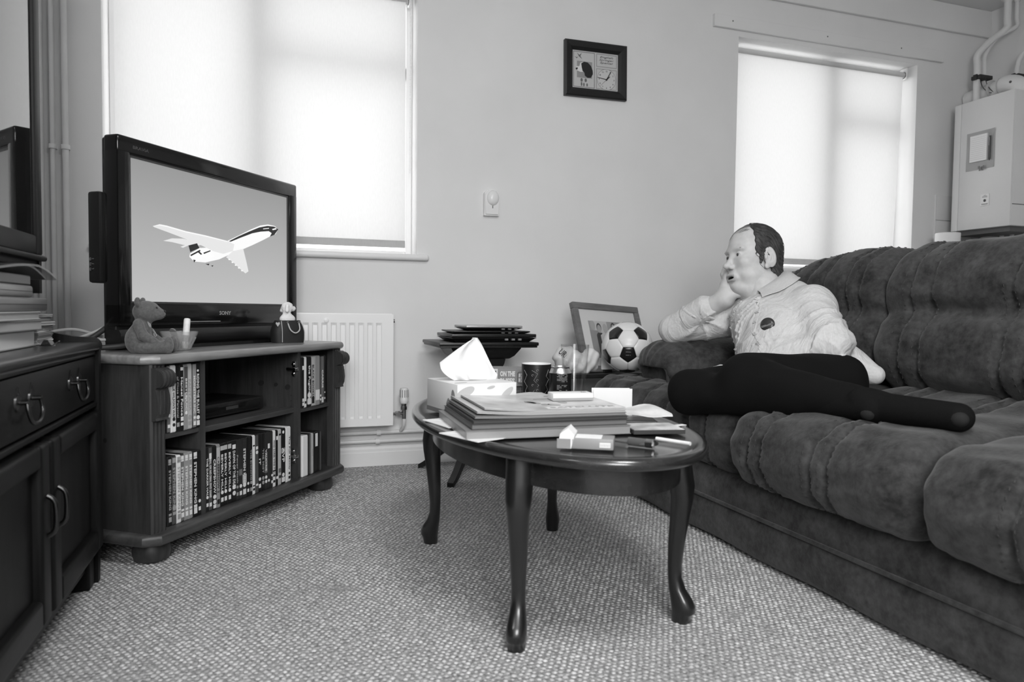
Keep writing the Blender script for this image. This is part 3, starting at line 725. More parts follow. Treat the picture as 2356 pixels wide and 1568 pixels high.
row([D_(s='d', t=None, ic=(('o', .06, .3), ('q', .04, .6), ('q', .02, .8)), w=.7, y=.01), D_(s='g', t=None, ic=(('o', .05, .4), ('q', .02, .7)), w=.9, y=.004, b=(.075, .19, 'l')), D_(s='w', t="CHARLIE WILSON'S WAR", ic=(('o', .038, .3), ('o', .022, .3)), b=(.155, .165, 'g'), w=1.15), D_(s='k', t='Hot Tubs of Close & Personal'[8:], ink='ink_grey', ic=(('q', .02, .8),)),
     D_(s='k', t='Hansel Fonce', ic=(('q', .18, .6), ('q', .035, .8), ('q', .02, .6)), w=1.0), D_(s='m', t='BEETLEJUICE', ink='ink_white', ic=(('o', .05, .3),), b=(.11, .185, 'c')), D_(s='l', t='FANTASIA', ink='ink_grey', ic=(('o', .035, .38), ('q', .018, .6)), w=1.25), D_(s='g', t='MONSTERS INC', ic=(('o', .032, .3), ('q', .015, .8)), b=(.02, .19, 'm'), ink='ink_white'), D_(s='k', t='RIDING THE BULLET', w=1.2, ic=(('o', .03, .36), ('q', .014, .8), ('o', .17, .2)))],
    .064, .2045, .361, .012, 'on the upper left shelf', .193)
STK = (('q', .187, .8), ('q', .18, .4), ('q', .034, .4), ('q', .02, .9))
row([D_(s='l', w=.45, y=.006, ic=()), D_(s='k', t='STEPHEN KING', ink='ink_grey', ic=STK), D_(s='c', t='STEPHEN KING', ic=(('q', .187, .8), ('o', .05, .38), ('q', .034, .5)), ink='ink_grey', w=1.15), D_(s='w', t='STEPHEN KING', ic=STK, ink='ink_grey', w=1.1), D_(s='g', t='STEPHEN KING', ic=STK), D_(s='m', t='STEPHEN KING', ic=STK, ink='ink_white'), D_(s='m', t='STEPHEN KING', ic=STK, ink='ink_white'), D_(s='k', t='STEPHEN KING', ic=STK, w=1.3), D_(s='k', t=None, w=.9)],
    .064, .2035, .094, .012, 'on the lower left shelf', .2)
row([D_(s='k', t='THE DARKER HALF', ink='ink_white', w=.8), D_(s='c', t='DEAL OR NO DEAL DVD GAME', w=.9, ic=(('q', .02, .8), ('q', .17, 1.2))), D_(s='k', t='CREEPSHOW', w=1.15, ic=(('o', .04, .36), ('o', .024, .36), ('q', .01, .6))), D_(s='m', t='CREEPSHOW 2', w=1., ic=(('q', .02, .9),), ink='ink_black', b=(.14, .19, 'l')),
     D_(s='k', t='BEVERLY HILLS', b=(.178, .192, 'l')), D_(s='k', t='BEVERLY HILLS', b=(.178, .192, 'l')), D_(s='k', t='BEVERLY HILLS', b=(.178, .192, 'l')), D_(s='k', t='DAWN OF THE DEAD', w=1.4, ic=(('o', .03, .32), ('q', .05, .5), ('q', .18, .6))), D_(s='d', t='Fever Pitch', ink='ink_grey', w=.8), D_(s='d', t=None, b=(.08, .1, 'g'), w=1), D_(s='d', t='STEPHEN KING', ink='ink_white', b=(.05, .08, 'l'), w=1.3), D_(s='k', t=None, w=.8), D_(s='k', t='THE SHINING', ink='ink_grey', w=.9), D_(s='w', t=None, ic=(('q', .165, .3), ('q', .03, .3), ('q', .018, .5)), w=.9), D_(s='c', t=None, w=1, ic=(('o', .14, .36), ('q', .155, .6), ('q', .03, .4))), D_(s='k', t='IT', w=1), D_(s='k', t='THE MIST', ink='ink_grey', ic=(('o', .045, .38), ('o', .03, .38))), D_(s='d', t='VALKYRIE', w=.9, ic=(('o', .045, .38), ('o', .03, .38)), b=(.06, .13, 'g')), D_(s='d', t=None, ic=(('q', .15, 1.), ('o', .03, .3))), D_(s='d', t=None, w=.7), D_(s='w', t='WHO DARES WINS IT ALL', ink='ink_black', ic=(('q', .04, .4), ('q', .02, .5)), b=(.055, .06, 'k')), D_(s='k', t=None, w=.8, ic=(('q', .17, 1.), ('o', .03, .4))), D_(s='l', t=None, b=(.045, .06, 'g'), ic=(('q', .03, .6), ('q', .18, .4))), D_(s='k', t='AVP', w=1.7, b=(.11, .128, 'm'), ic=(('o', .032, .25), ('q', .015, .6), ('o', .185, .2))), D_(s='w', t=None, w=.8, ic=()), D_(s='w', t='The Full Monty', w=1.0, ink='ink_black', ic=(('o', .03, .3), ('q', .015, .6)))],
    .226, .662, .094, .014, 'on the wide bottom shelf', .2)
row([D_(s='w', w=.4, h=.08, ic=(), y=.006), D_(s='k', w=.8, ic=(('q', .15, 1.), ('q', .03, .8), ('q', .015, .8))), D_(s='w', w=.8, ic=(('q', .02, .6),)), D_(s='k', w=1.6, t='the Fugitive', b=(.012, .03, 'l')), D_(s='l', w=1.3, t='BLACK BOOKS', ic=(('o', .03, .36), ('q', .018, .6))), D_(s='m', w=1.6, ic=(), b=(.02, .06, 'w')), D_(s='c', w=.6, ic=(('o', .035, .4), ('o', .02, .4))), D_(s='g', w=1., t='CARRIE', ic=(('q', .02, .8), ('q', .012, .5))), D_(s='d', w=.5)],
    .722, .885, .349, .012, 'on the upper right shelf', .19)
row([D_(s='w', w=1.5, ic=(), cat='book'), D_(s='d', w=.6, ic=(), cat='book'), D_(s='g', w=.5, ic=(), cat='book'), D_(s='l', w=.7, ic=(), cat='book', t='NOT', ink='ink_grey'), D_(s='k', w=.5, ic=(), cat='book'), D_(s='k', w=.9, ic=(), b=(.1, .15, 'w'), cat='book'), D_(s='k', w=.6, ic=(), cat='book'), D_(s='c', w=.5, ic=(), cat='book')],
    .722, .845, .094, .004, 'on the lower right shelf', .155)

# set-top box on the middle shelf
t = thing('set_top_box', 'flat black set-top box on the middle shelf of the cabinet', 'set-top box', M=CM @ T(.28, .1, .355))
bm = new(); bx(bm, 0, .34, 0, .22, .006, .05, .004); obj('case', bm, mk('black_plastic', .012, .35), t, 40)
bm = new(); bx(bm, .02, .32, -.002, .001, .014, .042, .002); fp = obj('front_panel', bm, mk('black_gloss', .008, .12), t, 40)
bm = new(); bx(bm, .14, .2, -.003, -.001, .024, .034); obj('display', bm, mk('display_grey', .05, .2), fp)
for x in (.03, .31):
    for y in (.03, .19):
        bm = new(); lathe(bm, [(.01, 0), (.01, .006)], 14, T(x, y, 0)); obj('foot', bm, 'black_plastic', t)

# ------------------------------------------------------------------ television
def tv():
    k = .22
    t = thing('television', 'large black flat-screen television showing a flying airliner', 'television', M=CM @ T(.112, k, .588))
    W, H0, H1 = .891, .022, .636          # outer size above the cabinet top
    gl = MATS['black_gloss']; bp = MATS['black_plastic']
    sx0, sx1, sz0, sz1 = .046, .843, .141, .583
    # bezel as four bevelled bars around the screen
    bm = new()
    bx(bm, 0, W, 0, .055, sz1, H1, .008, 3); bx(bm, 0, sx0, 0, .055, .075, sz1+.01, .006, 2); bx(bm, sx1, W, 0, .055, .075, sz1+.01, .006, 2); bx(bm, 0, W, 0, .055, .072, sz0, .006, 2)
    obj('bezel', bm, gl, t, 40)
    bm = new(); bx(bm, .005, W-.005, .02, .07, .02, H1-.004, .01, 3); obj('chassis', bm, bp, t, 40)
    bm = new(); bx(bm, -.012, .1, .06, .105, .2, .47, .008, 2); bx(bm, .1, W-.1, .06, .125, .08, H1-.09, .02, 3); obj('rear_housing', bm, bp, t, 40)
    for z in (.24, .255, .27):
        bm = new(); lathe(bm, [(.005, 0), (.005, .004), (.003, .005)], 12, T(-.012, .09, z) @ RY(-PI/2)); obj('av_socket', bm, 'chrome_worn', t, 40)
    # curved lower lip with speaker slot
    bm = new(); prism(bm, [(.004, .062), (.055, .062), (.055, .0), (.03, .002), (.008, .012), (-.004, .03), (-.004, .05)], 0, W, axes((0, 0, 0), (0, 1, 0), (0, 0, 1), (1, 0, 0))); obj('speaker_bar', bm, bp, t, 40)
    bm = new(); bx(bm, .28, .43, -.0012, .0, .082, .0845); obj('light_strip', bm, mk('led_grey', .3, .2), t)
    # screen with inner rim
    bm = new()
    for a in ((sx0, sx1, sz0, sz0+.006), (sx0, sx1, sz1-.006, sz1), (sx0, sx0+.006, sz0, sz1), (sx1-.006, sx1, sz0, sz1)): bx(bm, a[0], a[1], .006, .016, a[2], a[3])
    obj('screen_rim', bm, mk('rim_grey', .05, .25), t)
    M = bpy.data.materials.new('screen_picture'); M.use_nodes = True; MATS['screen'] = M; nt = M.node_tree; b = nt.nodes['Principled BSDF']
    b.inputs['Base Color'].default_value = (.012, .012, .012, 1); b.inputs['Roughness'].default_value = .35; b.inputs['Specular IOR Level'].default_value = .3
    tc = nt.nodes.new('ShaderNodeTexCoord'); sp = nt.nodes.new('ShaderNodeSeparateXYZ'); nt.links.new(tc.outputs['Object'], sp.inputs[0])
    mr = nt.nodes.new('ShaderNodeMapRange'); mr.inputs[1].default_value = sz0; mr.inputs[2].default_value = sz1; mr.inputs[3].default_value = .52; mr.inputs[4].default_value = .30
    nt.links.new(sp.outputs['Z'], mr.inputs[0]); nt.links.new(mr.outputs[0], b.inputs['Emission Color']); b.inputs['Emission Strength'].default_value = 1
    bm = new(); bx(bm, sx0+.005, sx1-.005, .012, .018, sz0+.005, sz1-.005); scr = obj('screen', bm, M, t)
    sw, sh = sx1-sx0-.012, sz1-sz0-.012
    F = axes((sx0+.006, .0118, sz0+.006), (sw, 0, 0), (0, 0, sh), (0, -1, 0))
    fus = [(0.927, 0.69), (0.9, 0.715), (0.845, 0.717), (0.785, 0.695), (0.713, 0.645), (0.633, 0.582), (0.552, 0.52), (0.493, 0.457), (0.372, 0.431), (0.315, 0.379), (0.311, 0.353), (0.339, 0.32), (0.406, 0.321), (0.493, 0.357), (0.585, 0.422), (0.653, 0.463), (0.723, 0.51), (0.802, 0.567), (0.859, 0.611), (0.906, 0.642)]
    stripe = [(0.927, 0.69), (0.895, 0.708), (0.839, 0.703), (0.775, 0.676), (0.703, 0.627), (0.623, 0.569), (0.557, 0.516), (0.571, 0.515), (0.643, 0.563), (0.723, 0.614), (0.786, 0.641), (0.85, 0.658), (0.873, 0.645), (0.859, 0.611), (0.895, 0.634)]
    wing = [(0.112, 0.548), (0.148, 0.569), (0.184, 0.567), (0.291, 0.547), (0.406, 0.537), (0.548, 0.517), (0.595, 0.497), (0.585, 0.439), (0.52, 0.406), (0.457, 0.418), (0.372, 0.458), (0.275, 0.492), (0.199, 0.517), (0.119, 0.542)]
    lead = [(0.112, 0.548), (0.148, 0.569), (0.184, 0.567), (0.291, 0.547), (0.406, 0.537), (0.548, 0.517), (0.548, 0.509), (0.406, 0.527), (0.291, 0.537), (0.184, 0.557), (0.148, 0.56)]
    tailp = [(0.167, 0.451), (0.214, 0.478), (0.275, 0.487), (0.323, 0.48), (0.389, 0.46), (0.355, 0.444), (0.275, 0.44), (0.214, 0.45)]
    fin = [(0.305, 0.44), (0.355, 0.465), (0.369, 0.43), (0.315, 0.39)]; ft = [(0.261, 0.422), (0.307, 0.456), (0.339, 0.464), (0.307, 0.441), (0.275, 0.417)]
    rw = [(0.585, 0.439), (0.658, 0.468), (0.678, 0.372), (0.695, 0.28), (0.673, 0.26), (0.634, 0.296), (0.585, 0.348), (0.539, 0.381)]
    eng = [ell(.36, .365, .045, .03, 16, .5), ell(.43, .375, .035, .028, 16, .5)]
    dk = [[(0.315, 0.369), (0.372, 0.417), (0.376, 0.407), (0.319, 0.359)], [(0.393, 0.397), (0.436, 0.423), (0.438, 0.415), (0.397, 0.387)], [(0.332, 0.335), (0.347, 0.332), (0.337, 0.312)], [(.405, .31), (.43, .314), (.425, .3)], [(.36, .395), (.378, .378), (.386, .385), (.37, .402)], [(.44, .3), (.455, .305), (.45, .292)]]
    flap = [ell(.56+.022*k, .365-.021*k, .007, .006, 10) for k in range(5)]
    e_w = emis('pix_white', .95); e_l = emis('pix_light', .58); e_k = emis('pix_black', .015); e_m = emis('pix_mid', .78)
    for nm, ps, mt, dz in (('picture_tailplane', [tailp, ft], e_m, .0), ('picture_fuselage', [fus]+eng, e_w, .0003), ('picture_wings', [wing, rw], e_m, .0006), ('picture_wing_edge', [lead]+flap, e_w, .0009), ('picture_stripe', [stripe], e_k, .0012), ('picture_fin', [fin], e_k, .0012), ('picture_engine_marks', dk, e_k, .0012), ('picture_windows', [[(0.876, 0.682), (0.906, 0.698), (0.912, 0.687), (0.881, 0.673)], [(.805, .672), (.85, .687), (.851, .681), (.806, .666)]], e_w, .0015)):
        bm = new()
        for p in ps: prism(bm, p, dz, dz+.0003, F)
        q_ = obj(nm, bm, mt, scr)
        if nm in ('picture_engine_marks', 'picture_wing_edge', 'picture_windows'): q_['kind'] = 'stuff'
    TF = axes((.455, -.0004, .112), (1, 0, 0), (0, 0, 1), (0, -1, 0))
    text('maker_name', 'SONY', TF, .06, .0135, mk('logo_silver', .55, .3, .6), t, bold=.012)
    text('range_name', 'BRAVIA', axes((.085, -.0004, .607), (1, 0, 0), (0, 0, 1), (0, -1, 0)), .06, .009, mk('logo_dim', .09, .4), t)
    bm = new(); bx(bm, .36, .53, .05, .11, .0, .12, .006); obj('stand_neck', bm, bp, t, 40)
    bm = new(); prism(bm, [(.19, -.04), (.70, -.04), (.74, .12), (.66, .19), (.23, .19), (.15, .12)], 0, .012); obj('stand_base', bm, gl, t, 30)
    # leads behind the set
    for lab, pts, r, mt in (('grey coiled aerial lead beside the television', [(-.62, 2.34, .64), (-.56, 2.40, .65), (-.50, 2.44, .63), (-.47, 2.40, .62), (-.52, 2.37, .62), (-.56, 2.36, .615), (-.48, 2.44, .66), (-.42, 2.5, .75), (-.36, 2.54, .82)], .0045, mk('lead_grey', .45, .45)), ('thick black power lead looping down behind the television', [(-.36, 2.5, .78), (-.43, 2.46, .7), (-.49, 2.4, .64), (-.53, 2.36, .605), (-.5, 2.3, .6), (-.42, 2.32, .604), (-.36, 2.36, .62)], .008, 'black_rubber')):
        c = thing('cable', lab, 'cable'); bm = new(); tube(bm, pts, r, 10, 8); obj('lead', bm, mt, c, 60)
tv()

# ------------------------------------------------------------------ things on top of the cabinet
def teddy():
    Mt = CM @ T(.06, .075, .588) @ RZ(math.radians(-58))
    t = thing('teddy_bear', 'small brown seated teddy bear figurine looking at the bowl', 'teddy bear', M=Mt)
    # local: bear faces +x, up z; about 0.155 tall
    def f(P):
        d = elli(P, (-.02, 0, .036), (.032, .032, .04)); d = smin(d, cap(P, (-.014, 0, .045), (-.006, 0, .085), .030, .022), .012)
        d = smin(d, elli(P, (.004, 0, .117), (.036, .034, .031)), .006)
        d = smin(d, elli(P, (.035, 0, .111), (.018, .018, .016)), .008)
        for s in (-1, 1):
            d = smin(d, elli(P, (-.012, s*.030, .144), (.008, .0135, .0135)), .004)
            e = cap(P, (-.012, s*.026, .083), (.004, s*.038, .05), .0135, .013); e = smin(e, cap(P, (.004, s*.038, .05), (.03, s*.030, .034), .013, .011), .005)
            d = smin(d, e, .004)
            l = cap(P, (-.005, s*.022, .019), (.055, s*.028, .019), .019, .017); l = smin(l, elli(P, (.066, s*.029, .024), (.013, .017, .024)), .006)
            d = smin(d, l, .003)
        d = smax(d, -elli(P, (-.004, .036, .145), (.005, .007, .007)), .002); d = smax(d, -elli(P, (-.004, -.036, .145), (.005, .007, .007)), .002)
        return d
    V, Q = nets(f, (-.07, -.07, -.006), (.1, .07, .165), .0026)
    V[:, 2] = np.maximum(V[:, 2], 0)
    mesh_np('body', V, Q, mk('teddy_flock', .105, .95, nz=(160, .25), sheen=.3, bump=(420, .5, .002)), t)
    for s in (-1, 1):
        bm = new(); bmesh.ops.create_uvsphere(bm, u_segments=12, v_segments=8, radius=.0032, matrix=T(.033, s*.015, .128)); obj('eye', bm, 'black_gloss', t, 180)
    bm = new(); bmesh.ops.create_uvsphere(bm, u_segments=12, v_segments=8, radius=.005, matrix=T(.050, 0, .118) @ Matrix.Diagonal((.8, 1.1, .8, 1))); obj('nose', bm, 'black_gloss', t, 180)
    bm = new(); tube(bm, [(.047, -.01, .106), (.0515, -.004, .104), (.052, 0, .108), (.0515, .004, .104), (.047, .01, .106)], .0007, 5, 4); obj('mouth', bm, 'black_rubber', t)
    # outlined emblem on the chest
    F = axes((.0172, -.012, .068), (-.15, -.97, .0), (-.42, .05, .9), (.88, -.14, .42))
    bm = new()
    for c in (ell(.004, .014, .006, .010, 16, .3), ell(-.003, -.006, .0035, .0035, 10), ell(.0, -.018, .009, .005, 16, -.5), ell(.004, .014, .0035, .007, 12, .3)):
        tube(bm, [F @ Vector((x, y, .004)) for x, y in c+[c[0]]], .0006, 5)
    tube(bm, [F @ Vector(p) for p in ((.004, .002, .005), (-.002, -.002, .005), (-.006, -.012, .005), (-.006, -.022, .005))], .0006, 5, 4)
    obj('chest_emblem', bm, mk('emblem_pale', .42, .6), t)
teddy()
def bowl():
    t = thing('glass_bowl', 'small cut-glass bowl on the television cabinet', 'bowl', M=CM @ T(.205, .09, .588))
    thin_glass('thin_glassware', .95, .7, .07)
    g = bpy.data.materials.new('cut_glass'); g.use_nodes = True; MATS['cut_glass'] = g; nt = g.node_tree; pb = nt.nodes['Principled BSDF']
    pb.inputs['Base Color'].default_value = (.5, .5, .5, 1); pb.inputs['Roughness'].default_value = .12; pb.inputs['Alpha'].default_value = .28; pb.inputs['Specular IOR Level'].default_value = 1.
    bm = new(); lathe(bm, [(.001, .003), (.026, .003), (.028, .006), (.052, .058), (.054, .058), (.0535, .055), (.03, .001), (.001, 0)], 24, cap0=False, cap1=False); obj('glass', bm, g, t, 30)
    bm = new()
    for k in range(18):
        a = 2*PI*k/18; tube(bm, [(.031*math.cos(a), .031*math.sin(a), .006), (.046*math.cos(a+.25), .046*math.sin(a+.25), .04)], .0018, 5); tube(bm, [(.031*math.cos(a), .031*math.sin(a), .006), (.046*math.cos(a-.25), .046*math.sin(a-.25), .04)], .0018, 5)
    obj('cut_pattern', bm, g, t, 60)
    base = CM @ T(.205, .09, .588)
    r = thing('mint_roll', 'white tube of sweets standing in the glass bowl', 'sweets', M=base @ T(.016, -.006, .006) @ RY(.12))
    bm = new(); lathe(bm, [(.0085, 0), (.0095, .002), (.0095, .086), (.008, .091), (.004, .092)], 20); obj('wrapper', bm, mk('wrapper_white', .82, .6, nz=(60, .1)), r, 40)
    bm = new(); lathe(bm, [(.0097, .02), (.0097, .04)], 20, cap0=False, cap1=False); obj('printed_band', bm, 'ink_grey', r, 40)
    l = thing('lolly_stick', 'flat grey stick leaning in the glass bowl', 'stick', M=base @ T(.004, .0, .006) @ RZ(.2) @ RY(-.62))
    bm = new(); prism(bm, [(-.0085, 0), (.0085, 0), (.0095, .062)]+[(.0095*math.cos(a), .066+.0095*math.sin(a)) for a in [PI*i/8 for i in range(9)]]+[(-.0095, .062)], -.002, .002, axes((0, 0, 0), (0, 1, 0), (0, 0, 1), (1, 0, 0))); obj('blade', bm, mk('stick_grey', .2, .7), l)
    bm = new(); bx(bm, -.0024, -.002, -.004, .004, .01, .055); obj('groove', bm, mk('stick_dark', .12, .7), l)
bowl()
def dogbag():
    t = thing('dog_in_bag', 'tiny white toy dog sitting in a dark handbag', 'ornament', M=CM @ T(.80, .125, .588) @ RZ(-.55))
    bm = new(); rows = []
    for i in range(13):
        k = i/12; z = .085*k; s = 1-.25*max(0, (k-.45)/.55)**1.6; a = .062*s*(1-.06*(1-k)**6); b = .036*s
        n = 28; rows.append([Vector((a*math.copysign(abs(math.cos(q))**.5, math.cos(q)), b*math.copysign(abs(math.sin(q))**.6, math.sin(q)), z)) for q in [2*PI*j/n for j in range(n)]])
    V = quad_strip(bm, rows, close_u=True); bm.faces.new(V[0][::-1]); bm.faces.new(V[-1]); obj('bag', bm, mk('bag_cloth', .018, .6), t, 60)
    pc = mk('piping_cream', .5, .5)
    for x in (-.036, .052):
        bm = new(); pts = []
        for i in range(13):
            k = i/12; s = 1-.25*max(0, (k-.45)/.55)**1.6; pts.append((x*(1 if x < 0 else s), -.0362*s-.0005, .003+.08*k))
        tube(bm, pts, .0013, 6); obj('piping', bm, pc, t, 60)
    bm = new(); tube(bm, [(-.012, -.031, .076), (-.006, -.042, .05), (.012, -.046, .038), (.03, -.042, .05), (.032, -.031, .076)], .0026, 8, 8); obj('handle', bm, pc, t, 60)
    for x in (-.012, .032):
        bm = new(); lathe(bm, [(.004, 0), (.005, .002), (.003, .004)], 10, T(x, -.03, .077) @ RX(PI/2)); obj('ring', bm, 'chrome_worn', t, 40)
    bm = new(); prism(bm, [(0, .006), (.006, .009), (.008, .003), (0, -.008), (-.008, .003), (-.006, .009)], 0, .003, T(-.052, -.031, .07) @ RX(PI/2)); obj('heart_tag', bm, pc, t)
    def f(P):
        d = elli(P, (0, 0, .09), (.03, .02, .02)); d = smin(d, cap(P, (-.002, 0, .1), (-.004, 0, .125), .014, .014), .01)
        d = smin(d, elli(P, (.0, 0, .135), (.022, .02, .02)), .006); d = smin(d, elli(P, (.021, -.002, .13), (.011, .012, .010)), .006)
        for s in (-1, 1): d = smin(d, cap(P, (-.008, s*.018, .142), (-.012, s*.024, .122), .006, .007), .003)
        return d+.0015*np.sin(P[:, 0]*700)*np.sin(P[:, 1]*650)*np.sin(P[:, 2]*620)
    V, Q = nets(f, (-.05, -.04, .06), (.05, .04, .17), .0022); dg = mesh_np('dog', V, Q, mk('toy_fur', .84, .9), t)
    for s in (-1, 1):
        bm = new(); bmesh.ops.create_uvsphere(bm, u_segments=10, v_segments=6, radius=.0026, matrix=T(.017, s*.011-.001, .141)); obj('eye', bm, 'black_gloss', dg, 180)
    bm = new(); bmesh.ops.create_uvsphere(bm, u_segments=10, v_segments=6, radius=.0038, matrix=T(.032, -.002, .134)); obj('nose', bm, 'black_gloss', dg, 180)
    bm = new(); tube(bm, [(.027, -.011, .125), (.031, -.006, .123), (.031, .003, .123)], .001, 5, 3); obj('mouth', bm, 'black_rubber', dg)
dogbag()

# ------------------------------------------------------------------ dresser on the left wall
wood('mahogany_y', .004, .013, .42, 'Y', 12); wood('mahogany_z', .003, .012, .45, 'Z', 12)
for k_ in ('mahogany_y', 'mahogany_z'): MATS[k_].node_tree.nodes['Principled BSDF'].inputs['Specular IOR Level'].default_value = .18
mk('brass_old', .07, .3, 1.)
def dresser():
    y0, y1 = .55, 2.1; xf = -.43; xb = LX+.012; zt = .628
    t = thing('dresser', 'dark mahogany dresser with glazed upper cabinet against the left wall', 'dresser')
    bm = new(); bx(bm, xb, xf-.02, y0+.02, y1-.012, .1, .6); obj('carcass', bm, 'mahogany_z', t)
    bm = new(); bx(bm, xb, xf+.008, y0, y1-.022, zt-.022, zt, .008, 4); bx(bm, xb, xf-.002, y0+.005, y1-.024, zt-.034, zt-.02, .004, 2); obj('worktop', bm, wood('mahogany_top', .008, .02, .28, 'Y', 12, coat=.3), t, 35)
    # end panel whose top edge sweeps up to the wall
    bm = new(); pr = [(xb, 0), (xb+.04, 0), (xb+.05, .08), (xf-.06, .08), (xf-.045, 0), (xf-.004, 0), (xf-.002, .1), (xf+.004, .58), (xf+.004, .60)]
    pr += [(xf-.012+.02*math.cos(a), .615+.024*math.sin(a)) for a in [i*PI/2/5 for i in range(6)]] + [(xf-.05, .641), (xf-.1, .652), (xf-.16, .678), (xf-.22, .715), (xf-.30, .75), (xb, .76)]
    prism(bm, pr, -y1, -(y1-.024), axes((0, 0, 0), (1, 0, 0), (0, 0, 1), (0, -1, 0))); obj('end_panel', bm, 'mahogany_z', t)
    yd = [y0+.02, .62+.42, 1.615, y1-.03]
    # two drawers and three doors
    dw = [(y0+.02, 1.315), (1.32, y1-.03)]
    for a, b in dw:
        bm = new(); bx(bm, xf-.03, xf-.004, a, b, .478, .592, .004, 2); d = obj('drawer', bm, 'mahogany_y', t, 40)
        for yy in ([b-.15] if b < 1.4 else [a+.20, b-.20]):
            for s in (-1, 1):
                bm = new()
                lathe(bm, [(.017, 0), (.016, .003), (.008, .004)], 16, T(xf-.004, yy+s*.038, .545) @ RY(PI/2))
                prism(bm, [(s*.038-.014, .01), (s*.038, .03), (s*.038+.014, .01), (s*.038+.009, -.016), (s*.038-.009, -.016)], 0, .002, axes((xf-.004, yy, .545), (0, 1, 0), (0, 0, 1), (1, 0, 0)))
                cyl(bm, (xf-.004, yy+s*.038, .545), (xf+.014, yy+s*.038, .545), .0045, seg=10)
                obj('handle_plate', bm, 'brass_old', d, 40)
            bm = new(); tube(bm, [(xf+.012, yy-.038, .545), (xf+.015, yy-.04, .525), (xf+.016, yy-.025, .508), (xf+.016, yy, .503), (xf+.016, yy+.025, .508), (xf+.015, yy+.04, .525), (xf+.012, yy+.038, .545)], .0038, 8, 5); obj('drop_handle', bm, 'brass_old', d, 60)
    bm = new(); bx(bm, xf-.02, xf-.001, y0+.02, y1-.026, .462, .474, .003); obj('rail', bm, 'mahogany_y', t)
    for a, b in ((yd[0], yd[1]), (yd[1]+.006, yd[2]), (yd[2]+.02, yd[3])):
        bm = new(); z0, z1 = .1, .452; st = .055
        bx(bm, xf-.028, xf-.006, a+st-.01, b-st+.01, z0+.05, z1-.05); obj_d = obj('door', bm, 'mahogany_z', t)
        for q in ((a, a+st, z0, z1), (b-st, b, z0, z1), (a+st+.0005, b-st-.0005, z0, z0+st), (a+st+.0005, b-st-.0005, z1-st*.8, z1)):
            bm = new(); bx(bm, xf-.026, xf+.012, q[0], q[1], q[2], q[3], .008, 3); obj('door_frame', bm, 'mahogany_z' if q[3]-q[2] > .2 else 'mahogany_y', obj_d, 40)
        bm = new(); hy = a+st*.5 if a > 1.6 else b-st*.5
        tube(bm, [(xf+.012, hy, .27), (xf+.026, hy, .285), (xf+.026, hy, .335), (xf+.012, hy, .35)], .005, 8, 4); obj('pull', bm, 'brass_old', obj_d, 60)
    for y in (y0+.04, y1-.06):
        bm = new(); bx(bm, xf-.06, xf-.01, y-.025, y+.025, 0, .1, .006); obj('foot', bm, 'mahogany_z', t)
    bm = new(); bx(bm, xf-.04, xf-.02, y0+.03, y1-.03, .05, .1); obj('plinth_rail', bm, 'mahogany_y', t)
    # glazed upper cabinet
    ux = -.556; uy1 = 2.1; uz0 = .842; uz1 = 1.95
    bm = new(); bx(bm, xb, xb+.01, y0, uy1, zt, uz1); obj('upper_back', bm, 'mahogany_z', t)
    bm = new(); bx(bm, xb, ux, uy1-.02, uy1, .75, uz1); obj('upper_side', bm, 'mahogany_z', t)
    bm = new(); bx(bm, xb, ux, y0, y0+.02, zt, uz1); obj('upper_side', bm, 'mahogany_z', t)
    bm = new(); bx(bm, xb, ux-.004, y0, uy1, uz0-.03, uz0-.008, .006); bx(bm, xb, ux+.014, y0, uy1-.002, uz0-.012, uz0+.002, .005); obj('upper_floor', bm, 'mahogany_y', t, 40)
    bm = new(); bx(bm, xb-.0, ux+.03, y0-.02, uy1+.02, uz1, uz1+.05, .012, 3); obj('cornice', bm, 'mahogany_y', t, 40)
    for z in (1.2, 1.55):
        bm = new(); bx(bm, xb+.01, ux-.03, y0+.02, uy1-.02, z, z+.015); obj('upper_shelf', bm, 'mahogany_y', t)
    for a, b in ((y0+.01, 1.06), (1.065, 1.575), (1.58, uy1-.002)):
        bm = new(); st = .05
        bx(bm, ux-.006, ux-.002, a+st, b-st, uz0+st, uz1-st); g = obj('glazed_door', bm, mk('cabinet_glass', .02, .02, spec=1., ior=2.6), t)
        for q in ((a, a+st, uz0+.003, uz1-.001), (b-st, b, uz0+.003, uz1-.001), (a+st+.0005, b-st-.0005, uz0+.003, uz0+st), (a+st+.0005, b-st-.0005, uz1-st, uz1-.001)):
            bm = new(); bx(bm, ux-.018, ux+.004, q[0], q[1], q[2], q[3], .005, 2); obj('door_frame', bm, 'mahogany_z' if q[3]-q[2] > .2 else 'mahogany_y', g, 40)
dresser()
